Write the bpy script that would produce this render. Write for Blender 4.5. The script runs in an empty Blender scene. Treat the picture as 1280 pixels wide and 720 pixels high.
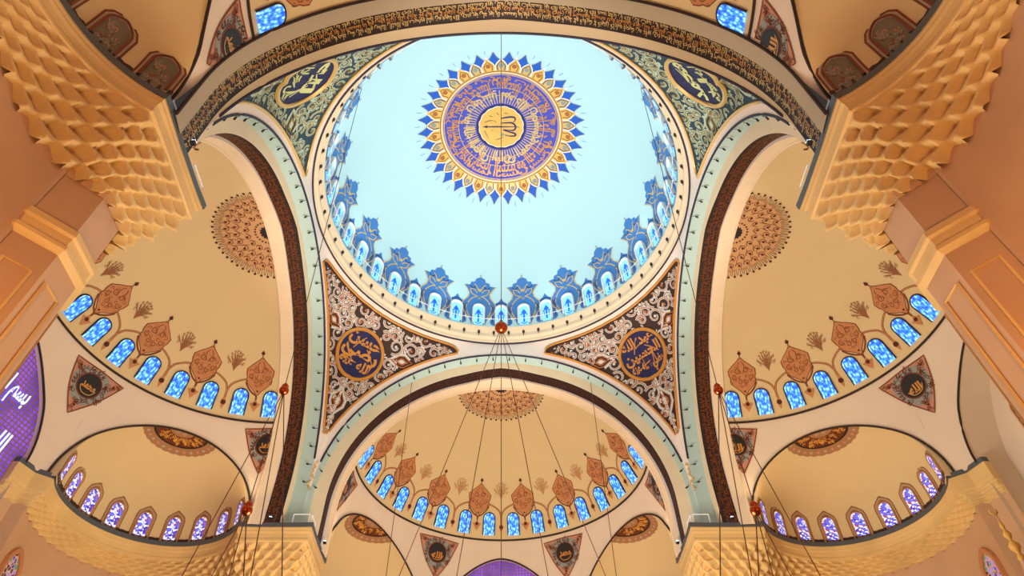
import bpy, bmesh, math, random
import numpy as np
from mathutils import Vector, Matrix
from mathutils.bvhtree import BVHTree
random.seed(7)
PI = math.pi
C = bpy.context.scene.collection
rad = math.radians

# ------------------------------------------------------------------ materials
def lin(c):
    return tuple((x/12.92 if x <= 0.04045 else ((x+0.055)/1.055)**2.4) for x in [v/255 for v in c])
MATS = {}
def mat(name, rgb, rough=0.75, metal=0.0, emit=0.0, noise=0.0, nscale=0.6, bump=0.0, bscale=2.0):
    if name in MATS: return MATS[name]
    m = bpy.data.materials.new(name); m.use_nodes = True
    nt = m.node_tree; b = nt.nodes['Principled BSDF']
    col = (*lin(rgb), 1)
    b.inputs['Base Color'].default_value = col
    b.inputs['Roughness'].default_value = rough
    b.inputs['Metallic'].default_value = metal
    if emit:
        b.inputs['Emission Color'].default_value = col
        b.inputs['Emission Strength'].default_value = emit
    if noise or bump:
        tc = nt.nodes.new('ShaderNodeTexCoord')
        n = nt.nodes.new('ShaderNodeTexNoise'); n.inputs['Scale'].default_value = nscale; n.inputs['Detail'].default_value = 5
        nt.links.new(tc.outputs['Object'], n.inputs['Vector'])
        if noise:
            r = nt.nodes.new('ShaderNodeValToRGB')
            k = 1-noise
            r.color_ramp.elements[0].position = 0.3; r.color_ramp.elements[1].position = 0.7
            r.color_ramp.elements[0].color = (col[0]*k, col[1]*k, col[2]*k, 1)
            r.color_ramp.elements[1].color = (min(1, col[0]*(1+noise*.5)), min(1, col[1]*(1+noise*.5)), min(1, col[2]*(1+noise*.5)), 1)
            nt.links.new(n.outputs['Fac'], r.inputs['Fac']); nt.links.new(r.outputs['Color'], b.inputs['Base Color'])
        if bump:
            n2 = nt.nodes.new('ShaderNodeTexNoise'); n2.inputs['Scale'].default_value = bscale; n2.inputs['Detail'].default_value = 4
            nt.links.new(tc.outputs['Object'], n2.inputs['Vector'])
            bp = nt.nodes.new('ShaderNodeBump'); bp.inputs['Strength'].default_value = bump; bp.inputs['Distance'].default_value = 0.1
            nt.links.new(n2.outputs['Fac'], bp.inputs['Height']); nt.links.new(bp.outputs['Normal'], b.inputs['Normal'])
    MATS[name] = m
    return m
def glass(name, ramp, scale, strength, dist='voronoi', stretch=(1, 1, 1), lead=None, leadw=0.06, col_rand=False):
    """leaded coloured glass with daylight behind it"""
    if name in MATS: return MATS[name]
    m = bpy.data.materials.new(name); m.use_nodes = True
    nt = m.node_tree; b = nt.nodes['Principled BSDF']
    tc = nt.nodes.new('ShaderNodeTexCoord'); mp = nt.nodes.new('ShaderNodeMapping')
    mp.inputs['Scale'].default_value = stretch
    nt.links.new(tc.outputs['Object'], mp.inputs['Vector'])
    v = nt.nodes.new('ShaderNodeTexVoronoi'); v.inputs['Scale'].default_value = scale
    nt.links.new(mp.outputs['Vector'], v.inputs['Vector'])
    r = nt.nodes.new('ShaderNodeValToRGB'); r.color_ramp.interpolation = 'CONSTANT' if col_rand else 'LINEAR'
    els = r.color_ramp.elements
    while len(els) < len(ramp): els.new(0.5)
    for e, (p, c) in zip(els, ramp): e.position = p; e.color = (*lin(c), 1)
    if col_rand:
        sp = nt.nodes.new('ShaderNodeSeparateColor'); nt.links.new(v.outputs['Color'], sp.inputs['Color'])
        nt.links.new(sp.outputs['Red'], r.inputs['Fac'])
    else:
        nt.links.new(v.outputs['Distance'], r.inputs['Fac'])
    out = r.outputs['Color']
    if lead:
        ve = nt.nodes.new('ShaderNodeTexVoronoi'); ve.feature = 'DISTANCE_TO_EDGE'; ve.inputs['Scale'].default_value = scale
        nt.links.new(mp.outputs['Vector'], ve.inputs['Vector'])
        lt = nt.nodes.new('ShaderNodeMath'); lt.operation = 'LESS_THAN'; lt.inputs[1].default_value = leadw
        nt.links.new(ve.outputs['Distance'], lt.inputs[0])
        mx = nt.nodes.new('ShaderNodeMix'); mx.data_type = 'RGBA'
        nt.links.new(lt.outputs[0], mx.inputs[0]); nt.links.new(out, mx.inputs[6]); mx.inputs[7].default_value = (*lin(lead), 1)
        out = mx.outputs[2]
    nt.links.new(out, b.inputs['Base Color']); nt.links.new(out, b.inputs['Emission Color'])
    b.inputs['Emission Strength'].default_value = strength; b.inputs['Roughness'].default_value = 0.3
    MATS[name] = m
    return m
def lattice_mat(name, hole, bar, scale, strength, thr=0.32):
    if name in MATS: return MATS[name]
    m = bpy.data.materials.new(name); m.use_nodes = True
    nt = m.node_tree; b = nt.nodes['Principled BSDF']
    tc = nt.nodes.new('ShaderNodeTexCoord')
    sx = nt.nodes.new('ShaderNodeSeparateXYZ'); nt.links.new(tc.outputs['Object'], sx.inputs[0])
    def frac(o):
        a = nt.nodes.new('ShaderNodeMath'); a.operation = 'MULTIPLY'; a.inputs[1].default_value = scale; nt.links.new(o, a.inputs[0])
        f = nt.nodes.new('ShaderNodeMath'); f.operation = 'PINGPONG'; f.inputs[1].default_value = 0.5; nt.links.new(a.outputs[0], f.inputs[0])
        return f.outputs[0]
    a = frac(sx.outputs['X']); c = frac(sx.outputs['Z'])
    mn = nt.nodes.new('ShaderNodeMath'); mn.operation = 'MINIMUM'; nt.links.new(a, mn.inputs[0]); nt.links.new(c, mn.inputs[1])
    g = nt.nodes.new('ShaderNodeMath'); g.operation = 'GREATER_THAN'; g.inputs[1].default_value = thr*0.5; nt.links.new(mn.outputs[0], g.inputs[0])
    n = nt.nodes.new('ShaderNodeTexNoise'); n.inputs['Scale'].default_value = 0.5; nt.links.new(tc.outputs['Object'], n.inputs['Vector'])
    r = nt.nodes.new('ShaderNodeValToRGB'); r.color_ramp.elements[0].position = .4; r.color_ramp.elements[1].position = .62
    r.color_ramp.elements[0].color = (*lin(hole[0]), 1); r.color_ramp.elements[1].color = (*lin(hole[1]), 1)
    nt.links.new(n.outputs['Fac'], r.inputs['Fac'])
    mx = nt.nodes.new('ShaderNodeMix'); mx.data_type = 'RGBA'; nt.links.new(g.outputs[0], mx.inputs[0])
    mx.inputs[6].default_value = (*lin(bar), 1); nt.links.new(r.outputs['Color'], mx.inputs[7])
    nt.links.new(mx.outputs[2], b.inputs['Base Color']); nt.links.new(r.outputs['Color'], b.inputs['Emission Color'])
    s = nt.nodes.new('ShaderNodeMath'); s.operation = 'MULTIPLY'; s.inputs[1].default_value = strength; nt.links.new(g.outputs[0], s.inputs[0])
    nt.links.new(s.outputs[0], b.inputs['Emission Strength'])
    MATS[name] = m
    return m

M_dome = mat('cyan_lit_dome_plaster', (192, 230, 238), .8)  # white plaster with the cyan of the lamps put into its colour
M_cream = mat('cream_plaster', (244, 224, 192), .8, noise=.04)
M_cream2 = mat('half_dome_plaster', (228, 204, 154), .8, noise=.03, nscale=.25)
M_pink = mat('pale_rose_plaster', (246, 234, 224), .8)
M_wall = mat('warm_wall_plaster', (234, 216, 194), .8, noise=.04, nscale=.3)
M_warmlit = mat('warm_lit_plaster', (198, 178, 146), .8)  # warm lamplight on the near arch soffit, put into the colour
M_cyanlit = mat('cyan_lit_plaster', (182, 212, 212), .8)  # cyan LED light on the other arch soffits, put into the colour
M_greige = mat('grey_beige_plaster', (186, 172, 146), .8)
M_gold_stone = mat('honey_marble', (238, 202, 134), .6, noise=.12, nscale=.35, bump=.15)
M_stone = mat('veined_marble', (214, 172, 132), .55, noise=.10, nscale=.3)
M_lead = mat('slate_grey_paint', (84, 92, 98), .5)
M_dark = mat('dark_line_paint', (44, 26, 22), .7)
M_navyline = mat('navy_line_paint', (38, 38, 66), .6)
M_band = mat('dark_brown_band', (40, 20, 14), .6)
M_gold = mat('lettering', (214, 150, 70), .4, .3)
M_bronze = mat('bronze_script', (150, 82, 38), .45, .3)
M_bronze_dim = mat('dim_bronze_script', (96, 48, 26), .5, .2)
M_crown = mat('pale_terracotta', (214, 168, 118), .75)
M_border = mat('drab_brown_border', (172, 124, 84), .75)
M_umber = mat('umber_bronze_field', (112, 58, 26), .5, .3)
M_brightgold = mat('burnished_gold', (255, 190, 90), .3, .5)
M_spray = mat('light_umber_line', (156, 98, 62), .75)
M_taupe = mat('taupe_line', (138, 98, 70), .75)
M_tan = mat('tan_surround', (190, 150, 112), .75)
M_goldpale = mat('pale_gilding', (222, 190, 120), .45, .2)
M_goldfield = mat('gold_leaf_field', (240, 190, 96), .5, .1, noise=.1, nscale=1.2)
M_ink = mat('indigo_ink', (30, 26, 96), .6)
M_blue = mat('cobalt_paint', (24, 92, 200), .6)
M_violet = mat('ultramarine_violet_paint', (66, 76, 190), .6)
M_white = mat('white_paint', (240, 240, 236), .6)
M_crestblue = mat('crest_blue', (64, 128, 200), .6)
M_brown = mat('terracotta_ornament', (204, 138, 88), .75, noise=.08, nscale=2.5)
M_brown2 = mat('terracotta_outline', (128, 66, 36), .75)
M_faint = mat('faint_tan_ornament', (196, 146, 98), .75)
M_darkdot = mat('dark_brown_ornament', (84, 32, 18), .75)
M_night = mat('midnight_field', (24, 26, 80), .6)
M_orn_ground = mat('umber_ground', (58, 34, 26), .7)
M_orn_pale = mat('pale_scroll', (212, 212, 208), .7)
M_orn_or = mat('amber_scroll', (176, 104, 54), .6)
M_orn_ground2 = mat('cyan_lit_ground', (40, 66, 84), .7)  # near panels: cyan light put into the ground and scroll colours
M_orn_pale2 = mat('cyan_lit_pale_scroll', (186, 210, 190), .7)
M_orn_or2 = mat('cyan_lit_amber_scroll', (150, 128, 66), .6)
M_scriptpale = mat('pale_lime_gilding', (214, 220, 150), .5)
M_rose = mat('salmon_ornament', (200, 144, 116), .7)
M_drab = mat('drab_grey_ornament', (124, 116, 96), .7)
M_greyblue = mat('grey_blue_ornament', (150, 156, 150), .7)
M_copper = mat('polished_copper', (190, 84, 40), .25, .9)
M_cable = mat('dark_steel_cable', (104, 70, 52), .5, .4)
M_lampblack = mat('black_lamp_housing', (30, 26, 24), .5)
M_ledwhite = mat('white_led', (240, 246, 255), .5, emit=2.5)
M_led = mat('led_lens', (200, 225, 255), .5, emit=9)
M_rail = mat('white_rail_faint_glow', (245, 248, 250), .4, emit=.15)  # rails are no lamps but get a slight glow of their own
M_carpet = mat('turquoise_carpet', (60, 120, 120), .95, noise=.2, nscale=1.0)
M_glass_half = glass('blue_leaded_glass', [(0.0, (225, 248, 255)), (.28, (120, 200, 255)), (.55, (52, 128, 245)), (.85, (24, 62, 190))], 1.9, 1.2, stretch=(3.0, 3.0, .75))
M_glass_dome = mat('cyan_window_glass', (130, 214, 246), .3, emit=.62)
M_glass_flower = mat('blue_window_flower', (30, 90, 230), .3, emit=.7)
M_glass_ex = glass('violet_mosaic_glass', [(0, (230, 236, 255)), (.3, (90, 100, 245)), (.55, (190, 205, 255)), (.74, (60, 50, 190)), (.94, (170, 60, 90))], 5.5, .95, lead=(90, 60, 80), leadw=.05, col_rand=True)
M_glass_low = glass('green_violet_mosaic_glass', [(0, (150, 130, 220)), (.3, (70, 50, 170)), (.55, (90, 140, 110)), (.75, (60, 30, 50))], 3.0, .5, lead=(190, 150, 120), leadw=.09, col_rand=True)
M_glass_dk = glass('dark_green_mosaic_glass', [(0, (150, 150, 150)), (.3, (40, 80, 60)), (.55, (130, 50, 40)), (.75, (50, 40, 60))], 4.0, .25, lead=(190, 180, 160), leadw=.1, col_rand=True)
M_lattice = lattice_mat('violet_lattice', ((84, 56, 200), (132, 84, 236)), (150, 104, 110), 3.0, .6)
M_latscript = mat('lit_lattice_script', (190, 210, 255), .5, emit=1.2)
M_bulb = mat('warm_globe_glass', (255, 214, 150), .3, emit=4)

# ------------------------------------------------------------------ object helpers
NWIN = [0]; NTRIM = [0]; NWALL = [0]
def setp(o, label=None, cat=None, group=None, kind=None):
    if label: o['label'] = label
    if cat: o['category'] = cat
    if group: o['group'] = group
    if kind: o['kind'] = kind
    return o
class MB:
    """collects verts and faces; builds one mesh object, optionally re-centred"""
    def __init__(s): s.v = []; s.f = []; s.m = []; s.mats = []
    def mi(s, m):
        if m not in s.mats: s.mats.append(m)
        return s.mats.index(m)
    def add(s, vs, fs, m):
        o = len(s.v); s.v.extend([tuple(p) for p in vs]); k = s.mi(m)
        for f in fs: s.f.append(tuple(i+o for i in f)); s.m.append(k)
    def grid(s, fn, us, ws, m, closed=False):
        vs = [fn(u, w) for u in us for w in ws]; nu, nw = len(us), len(ws); fs = []
        for i in range(nu if closed else nu-1):
            j = (i+1) % nu
            for k in range(nw-1): fs.append((i*nw+k, j*nw+k, j*nw+k+1, i*nw+k+1))
        s.add(vs, fs, m)
    def rows(s, rws, m, closed=False):
        n = len(rws[0]); vs = [p for r in rws for p in r]; fs = []
        for i in range(len(rws)-1):
            for k in range(n if closed else n-1):
                l = (k+1) % n
                fs.append((i*n+k, i*n+l, (i+1)*n+l, (i+1)*n+k))
        s.add(vs, fs, m)
    def box(s, c, d, m, rz=0):
        cx, cy, cz = c; x, y, z = d[0]/2, d[1]/2, d[2]/2; cs, sn = math.cos(rz), math.sin(rz)
        vs = []
        for a in (-x, x):
            for b in (-y, y):
                for e in (-z, z): vs.append((cx+a*cs-b*sn, cy+a*sn+b*cs, cz+e))
        s.add(vs, [(0, 1, 3, 2), (4, 6, 7, 5), (0, 4, 5, 1), (2, 3, 7, 6), (0, 2, 6, 4), (1, 5, 7, 3)], m)
    def tube(s, pts, r, m, n=6, closed=False):
        P = [Vector(p) for p in pts]; N = len(P); rings = []
        for i, p in enumerate(P):
            if closed: t = P[(i+1) % N]-P[i-1]
            else: t = P[min(i+1, N-1)]-P[max(i-1, 0)]
            t.normalize(); a = Vector((0, 0, 1)) if abs(t.z) < .9 else Vector((1, 0, 0))
            u = t.cross(a).normalized(); w = t.cross(u)
            rr = r[i] if isinstance(r, (list, tuple)) else r
            rings.append([p+(u*math.cos(2*PI*k/n)+w*math.sin(2*PI*k/n))*rr for k in range(n)])
        if closed: rings.append(rings[0])
        s.rows(rings, m, closed=True)
        if not closed:
            s.add(rings[0], [tuple(range(n))], m); s.add(rings[-1], [tuple(range(n))], m)
    def lathe(s, prof, m, c=(0, 0, 0), n=24):
        rws = [[(c[0]+r*math.cos(2*PI*k/n), c[1]+r*math.sin(2*PI*k/n), c[2]+z) for k in range(n)] for r, z in prof]
        s.rows(rws, m, closed=True)
        if prof[0][0] > 1e-4: s.add(rws[0], [tuple(range(n))], m)
        if prof[-1][0] > 1e-4: s.add(rws[-1], [tuple(range(n))], m)
    def build(s, name, parent=None, centre=False, smooth=False, origin=None):
        me = bpy.data.meshes.new(name)
        v = np.array(s.v, float)
        off = np.zeros(3)
        if origin is not None: off = np.array(origin, float)
        elif centre: off = np.array([*(v[:, :2].min(0)+v[:, :2].max(0))/2, v[:, 2].min()])
        v = v-off
        me.from_pydata([tuple(p) for p in v], [], s.f)
        for m in s.mats: me.materials.append(m)
        me.polygons.foreach_set('material_index', s.m)
        if smooth: me.polygons.foreach_set('use_smooth', [True]*len(s.f))
        me.update()
        o = bpy.data.objects.new(name, me); C.objects.link(o)
        o.location = tuple(off)
        if parent is not None:
            o.parent = parent; o.location = tuple(off-np.array(parent.location))
        return o
def empty(name, loc):
    o = bpy.data.objects.new(name, None); C.objects.link(o); o.location = tuple(loc); o.empty_display_size = .3
    return o
def kids(o): return [c for c in C.objects if c.parent == o]
def recmap():
    d = {}
    for c in C.objects:
        if c.parent: d.setdefault(c.parent, []).append(c)
    return d
BASE = {}
def place(o, ang):
    """the thing itself the first time, afterwards a copy with its parts, turned about the room's centre line"""
    if o.name not in BASE:
        BASE[o.name] = ang; c = o
        o.location = Matrix.Rotation(ang, 4, 'Z') @ o.location; o.rotation_euler[2] += ang
        return o
    return dup(o, ang-BASE[o.name])
def dup(o, ang):
    c = o.copy(); C.objects.link(c)
    R = Matrix.Rotation(ang, 4, 'Z')
    c.location = R @ o.location; c.rotation_euler = (o.rotation_euler[0], o.rotation_euler[1], o.rotation_euler[2]+ang)
    def rec(a, b):
        for ch in CH.get(a, []):
            d = ch.copy(); C.objects.link(d); d.parent = b; rec(ch, d)
    rec(o, c)
    return c
CH = {}

class Flat:
    """2-D artwork (metres u right, w up, layer) that is later laid on a curved surface"""
    def __init__(s): s.v = []; s.f = []; s.m = []
    def add(s, pts, fs, m, layer):
        o = len(s.v); s.v.extend([(p[0], p[1], layer) for p in pts])
        for f in fs: s.f.append(tuple(i+o for i in f)); s.m.append(m)
    def rib(s, pts, w, m, layer=2, closed=False):
        n = len(pts); L = []; R = []
        for i in range(n):
            if closed: a, b = pts[i-1], pts[(i+1) % n]
            else: a, b = pts[max(i-1, 0)], pts[min(i+1, n-1)]
            dx, dy = b[0]-a[0], b[1]-a[1]; d = math.hypot(dx, dy) or 1
            ww = (w[i] if isinstance(w, (list, tuple)) else w)/2
            L.append((pts[i][0]-dy/d*ww, pts[i][1]+dx/d*ww)); R.append((pts[i][0]+dy/d*ww, pts[i][1]-dx/d*ww))
        k = n if closed else n-1
        s.add(L+R, [(i, (i+1) % n, n+(i+1) % n, n+i) for i in range(k)], m, layer)
    def prof(s, rows, m, layer=0, nu=6, cx=0, dw=.25):
        """symmetrical shape from (w, halfwidth) rows"""
        rr = []
        for (w0, h0), (w1, h1) in zip(rows, rows[1:]):
            k = max(1, int(abs(w1-w0)/dw))
            for j in range(k): rr.append((w0+(w1-w0)*j/k, h0+(h1-h0)*j/k))
        rr.append(rows[-1])
        pts = [(cx+h*(2*j/nu-1), w) for w, h in rr for j in range(nu+1)]
        fs = []
        for i in range(len(rr)-1):
            for j in range(nu): a = i*(nu+1)+j; fs.append((a, a+1, a+nu+2, a+nu+1))
        s.add(pts, fs, m, layer)
    def disc(s, cx, cy, r, m, layer=1, n=24, rings=3, rin=0, fn=None):
        pts = []; fs = []
        for k in range(rings+1):
            q = rin+(1-rin)*k/rings if True else 0
            for i in range(n):
                a = 2*PI*i/n; rr = (fn(a) if fn else r)
                rr = r*rin+(rr-r*rin)*k/rings if rin else rr*k/rings
                pts.append((cx+rr*math.cos(a), cy+rr*math.sin(a)))
        for k in range(rings):
            for i in range(n):
                j = (i+1) % n; fs.append((k*n+i, k*n+j, (k+1)*n+j, (k+1)*n+i))
        s.add(pts, fs, m, layer)
    def poly(s, pts, m, layer=1):
        cx = sum(p[0] for p in pts)/len(pts); cy = sum(p[1] for p in pts)/len(pts); n = len(pts)
        s.add(list(pts)+[(cx, cy)], [(i, (i+1) % n, n) for i in range(n)], m, layer)
    def merge(s, o, fn=lambda u, w: (u, w), dl=0):
        k = len(s.v); s.v.extend([(*fn(p[0], p[1]), p[2]+dl) for p in o.v])
        s.f.extend([tuple(i+k for i in f) for f in o.f]); s.m.extend(o.m)
    def lay(s, fn, mb=None, keep=None, step=.012, base=.03):
        """fn(u,w,off)->xyz ; off towards the room"""
        mb = mb or MB(); ok = [True]*len(s.v)
        if keep: ok = [keep(p[0], p[1]) for p in s.v]
        vs = [fn(p[0], p[1], base+step*p[2]) for p in s.v]
        o = len(mb.v); mb.v.extend([tuple(v) for v in vs])
        for f, m in zip(s.f, s.m):
            if all(ok[i] for i in f): mb.f.append(tuple(i+o for i in f)); mb.m.append(mb.mi(m))
        return mb

# ------------------------------------------------------------------ script (letters)
AR = {'ا': (0xFE8D, 2), 'أ': (0xFE83, 2), 'إ': (0xFE87, 2), 'ب': (0xFE8F, 4), 'ة': (0xFE93, 2), 'ت': (0xFE95, 4), 'ث': (0xFE99, 4), 'ج': (0xFE9D, 4),
      'ح': (0xFEA1, 4), 'خ': (0xFEA5, 4), 'د': (0xFEA9, 2), 'ذ': (0xFEAB, 2), 'ر': (0xFEAD, 2), 'ز': (0xFEAF, 2), 'س': (0xFEB1, 4), 'ش': (0xFEB5, 4),
      'ص': (0xFEB9, 4), 'ض': (0xFEBD, 4), 'ط': (0xFEC1, 4), 'ظ': (0xFEC5, 4), 'ع': (0xFEC9, 4), 'غ': (0xFECD, 4), 'ف': (0xFED1, 4), 'ق': (0xFED5, 4),
      'ك': (0xFED9, 4), 'ل': (0xFEDD, 4), 'م': (0xFEE1, 4), 'ن': (0xFEE5, 4), 'ه': (0xFEE9, 4), 'و': (0xFEED, 2), 'ؤ': (0xFE85, 2), 'ى': (0xFEEF, 2), 'ي': (0xFEF1, 4)}
def shape(t):
    out = []
    t = ''.join(ch for ch in t if ch in AR or ch == ' ')
    for word in t.split(' '):
        w = []; i = 0; prev = False
        while i < len(word):
            ch = word[i]
            if ch == 'ل' and i+1 < len(word) and word[i+1] == 'ا':
                w.append(chr(0xFEFC if prev else 0xFEFB)); prev = False; i += 2; continue
            b, k = AR[ch]
            nxt = i+1 < len(word)
            if k == 2: w.append(chr(b+(1 if prev else 0))); prev = False
            else:
                w.append(chr(b+(3 if prev and nxt else 1 if prev else 2 if nxt else 0))); prev = nxt
            i += 1
        out.append(''.join(w))
    return ' '.join(out)[::-1]
TXT = {}
def text_flat(t, m, layer=3, bold=.012):
    """returns Flat of unit-height text and its width"""
    key = (t, m.name, layer, bold)
    if key in TXT: return TXT[key]
    cu = bpy.data.curves.new('script', 'FONT'); cu.body = shape(t); cu.offset = bold; cu.resolution_u = 2
    ob = bpy.data.objects.new('script', cu); C.objects.link(ob); bpy.context.view_layer.update()
    me = ob.to_mesh()
    F = Flat(); v = [(p.co.x, p.co.y) for p in me.vertices]
    x0 = min(p[0] for p in v); x1 = max(p[0] for p in v)
    F.add([(a-x0, b) for a, b in v], [tuple(p.vertices) for p in me.polygons], m, layer)
    ob.to_mesh_clear(); bpy.data.objects.remove(ob); bpy.data.curves.remove(cu)
    TXT[key] = (F, x1-x0)
    return TXT[key]

# ------------------------------------------------------------------ building dimensions (metres; eye of the camera at z = 0)
FZ = -1.6
CY = 36.14
K1, K2, K3, D5 = 17.6, 18.9, 20.3, 21.4
ZC = 34.7
R1, R2, R3 = 17.45, 16.2, 15.95
ZH, RH = 34.8, 15.85          # half-dome sphere
ZRING = 40.45
HC = 30.6                     # cornice
RR, ZR = 17.8, 54.0           # lamp ring
RI, ZI, ZA = 17.05, 56.0, 71.65
NS = 2.3
def dome_z(r): return ZI+(ZA-ZI)*max(0, 1-(min(r, RI)/RI)**NS)**(1/NS)
_tab = []
_prev = None; _s = 0
for i in range(401):
    t = (i/400)
    a = t*PI/2
    r = RI*abs(math.cos(a))**(2/NS); z = ZI+(ZA-ZI)*abs(math.sin(a))**(2/NS)
    if _prev: _s += math.hypot(r-_prev[0], z-_prev[1])
    _prev = (r, z); _tab.append((_s, r, z))
_ts = [q[0] for q in _tab]; _tr = [q[1] for q in _tab]; _tz = [q[2] for q in _tab]
def dome_s(s): return float(np.interp(s, _ts, _tr)), float(np.interp(s, _ts, _tz))
def dome_wall(th, u, s, off):
    r, z = dome_s(s); r2, z2 = dome_s(s+.1)
    dr, dz = r2-r, z2-z; d = math.hypot(dr, dz); nr, nz = -dz/d, dr/d
    a = th+u/max(r, 1); r += nr*off; z += nz*off
    return (r*math.sin(a), r*math.cos(a), z)
def dome_cap(x, y, off):
    r = math.hypot(x, y); z = dome_z(r)
    h = .05; dz = (dome_z(r+h)-dome_z(max(r-h, 0)))/(2*h); L = math.hypot(1, dz)
    k = (dz/L*off)/max(r, 1e-3)
    return (x+x*k, y+y*k, z-off/L)
def hd(alpha, arc, off=0):
    """half-dome (far bay): alpha from +Y, arc metres above springing"""
    ph = arc/RH
    if ph < 0: return ((RH-off)*math.sin(alpha), D5+(RH-off)*math.cos(alpha), ZH+arc)
    r = (RH-off)*math.cos(ph)
    return (r*math.sin(alpha), D5+r*math.cos(alpha), ZH+(RH-off)*math.sin(ph))
def hd_deco(a0):
    def f(u, w, off):
        r = RH*math.cos(max(w, 0)/RH)
        return hd(a0+u/max(r, 2), w, off)
    return f
ZARC = RH*math.asin((ZRING-ZH)/RH)

def linspace(a, b, n): return [a+(b-a)*i/(n-1) for i in range(n)]

# ================================================================== MAIN DOME
mb = MB()
ths = linspace(0, 2*PI, 145)[:-1]
mb.grid(lambda t, k: dome_wall(t, 0, _ts[-1]*k, 0), ths, linspace(0, .9995, 40), M_dome, closed=True)
o = mb.build('ceiling_dome', smooth=True)
setp(o, 'pale blue white main dome high over the centre of the hall', kind='structure')
# ring moulding
mb = MB()
prof = [(17.8, 53.95), (17.62, 54.25), (17.62, 54.5), (17.4, 54.8), (17.4, 55.3), (17.25, 55.6), (17.05, 56.02)]
mb.grid(lambda t, k: (prof[k][0]*math.sin(t), prof[k][0]*math.cos(t), prof[k][1]), ths, range(len(prof)), M_cream, closed=True)
o = mb.build('trim_1', smooth=False); setp(o, 'cream ring moulding round the foot of the main dome', kind='structure')
mb = MB(); mb.tube([(17.72*math.sin(t), 17.72*math.cos(t), 53.98) for t in ths], .09, M_navyline, closed=True)
o = mb.build('trim_2'); setp(o, 'thin navy line under the lamp ring of the main dome', kind='structure')
mb = MB(); mb.tube([(16.75*math.sin(t), 16.75*math.cos(t), 57.0) for t in ths], .035, M_rail, n=4, closed=True)
for i in range(80):
    t = 2*PI*(i+.5)/80; mb.tube([(16.75*math.sin(t), 16.75*math.cos(t), 56.0), (16.75*math.sin(t), 16.75*math.cos(t), 57.0)], .025, M_rail, n=4)
o = mb.build('guard_rail', origin=(0, 0, 56.0)); setp(o, 'thin white guard rail circling the foot of the main dome', 'railing')

# dome medallion
N = 34
def star(a): 
    t = (a*N/(2*PI)) % 1; t = abs(2*t-1)
    return 8.42+1.05*t**1.9
root = empty('dome_medallion', (0, 0, ZA-3.0))
setp(root, 'huge blue and gold calligraphic medallion at the crown of the main dome', 'medallion')
F = Flat(); F.disc(0, 0, 9.3, M_blue, 0, n=N*10, rings=10, fn=star)
F.lay(dome_cap).build('starburst_border', root)
F = Flat()
for i in range(N):
    a = 2*PI*(i+.5)/N
    gold = i % 2 == 0
    w = .72 if gold else .64; h0, h1 = 7.0, 8.85 if gold else 8.6
    def loc(u, w_, a=a): return ((w_)*math.cos(a)-u*math.sin(a), w_*math.sin(a)+u*math.cos(a))
    G = Flat()
    G.prof([(h0, w*.95), (h0+.6, w*1.08), (h0+1.0, w*.85), (h0+1.3, w*.5), (h1, .02)], M_white, 1, nu=4)
    G.prof([(h0+.02, w*.95-.09), (h0+.6, w*1.08-.09), (h0+.97, w*.83-.09), (h0+1.25, w*.47-.08), (h1-.2, .02)], M_goldfield if gold else M_goldpale, 2, nu=4)
    G.disc(0, h0+.7, .28, M_orn_or if gold else M_greyblue, 3, n=8, rings=1)
    G.rib([(-.35, h0+.1), (-.45, h0+.7), (0, h0+1.3), (.45, h0+.7), (.35, h0+.1)], .09, M_ink if not gold else M_brown2, 4)
    G.rib([(0, 9.2), (0, 9.75)], .045, M_crestblue, 1)
    if gold: G.disc(0, h1, .12, M_white, 3, n=6, rings=1)
    F.merge(G, loc)
pts = [((star(2*PI*i/(8*N))+.02)*math.cos(2*PI*i/(8*N)), (star(2*PI*i/(8*N))+.02)*math.sin(2*PI*i/(8*N))) for i in range(8*N)]
F.rib(pts, .06, M_greyblue, 2, closed=True)
F.lay(dome_cap).build('petal_ring', root)
F = Flat(); F.disc(0, 0, 7.05, M_goldfield, 4, n=120, rings=1, rin=.92)
for r, m, l in ((6.98, M_brown2, 5), (6.8, M_white, 5), (6.62, M_violet, 5)):
    F.rib([(r*math.cos(2*PI*i/120), r*math.sin(2*PI*i/120)) for i in range(120)], .07, m, l, closed=True)
F.lay(dome_cap).build('gilded_ring', root)
F = Flat(); F.disc(0, 0, 6.5, M_violet, 4, n=96, rings=10)
F.lay(dome_cap).build('violet_field', root)
# radial script: baseline outside, letters standing towards the middle
F = Flat()
def ring_text(t, rb, hgt, m, ang0=0, bold=.012, layer=6, full=2*PI):
    f, wd = text_flat(t, m, layer, bold)
    def fn(u, w):
        a = ang0+full*(u/wd); r = rb-w*hgt
        return (r*math.cos(a), r*math.sin(a))
    F.merge(f, fn)
ring_text('هو الله الذي لا إله إلا هو الملك القدوس السلام المؤمن المهيمن العزيز الجبار المتكبر', 5.6, 1.9, M_gold, 1.2, .024)
ring_text('سبحان الله عما يشركون هو الله الخالق البارئ المصور'.replace('ئ', 'ي'), 4.3, 1.7, M_goldpale, .2, .02)
ring_text('له الأسماء الحسنى يسبح له ما في السماوات والأرض وهو العزيز الحكيم', 6.2, .95, M_gold, 2.6, .02)
for i in range(68):
    a = 2*PI*(i+.5)/68; r0 = 2.95; r1 = 4.1+.5*random.random()
    F.rib([(r0*math.cos(a), r0*math.sin(a)), (r1*math.cos(a), r1*math.sin(a))], .1, M_goldpale, 6)
for r in (3.95, 4.9):
    F.rib([(r*math.cos(2*PI*i/96), r*math.sin(2*PI*i/96)) for i in range(96)], .07, M_goldpale, 7, closed=True)
F.lay(dome_cap).build('lettering', root)
F = Flat(); F.disc(0, 0, 2.85, M_ink, 5, n=64, rings=5)
F.disc(0, 0, 2.6, M_white, 6, n=96, rings=5, fn=lambda a: 2.55+.08*abs(math.sin(8*a)))
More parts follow.
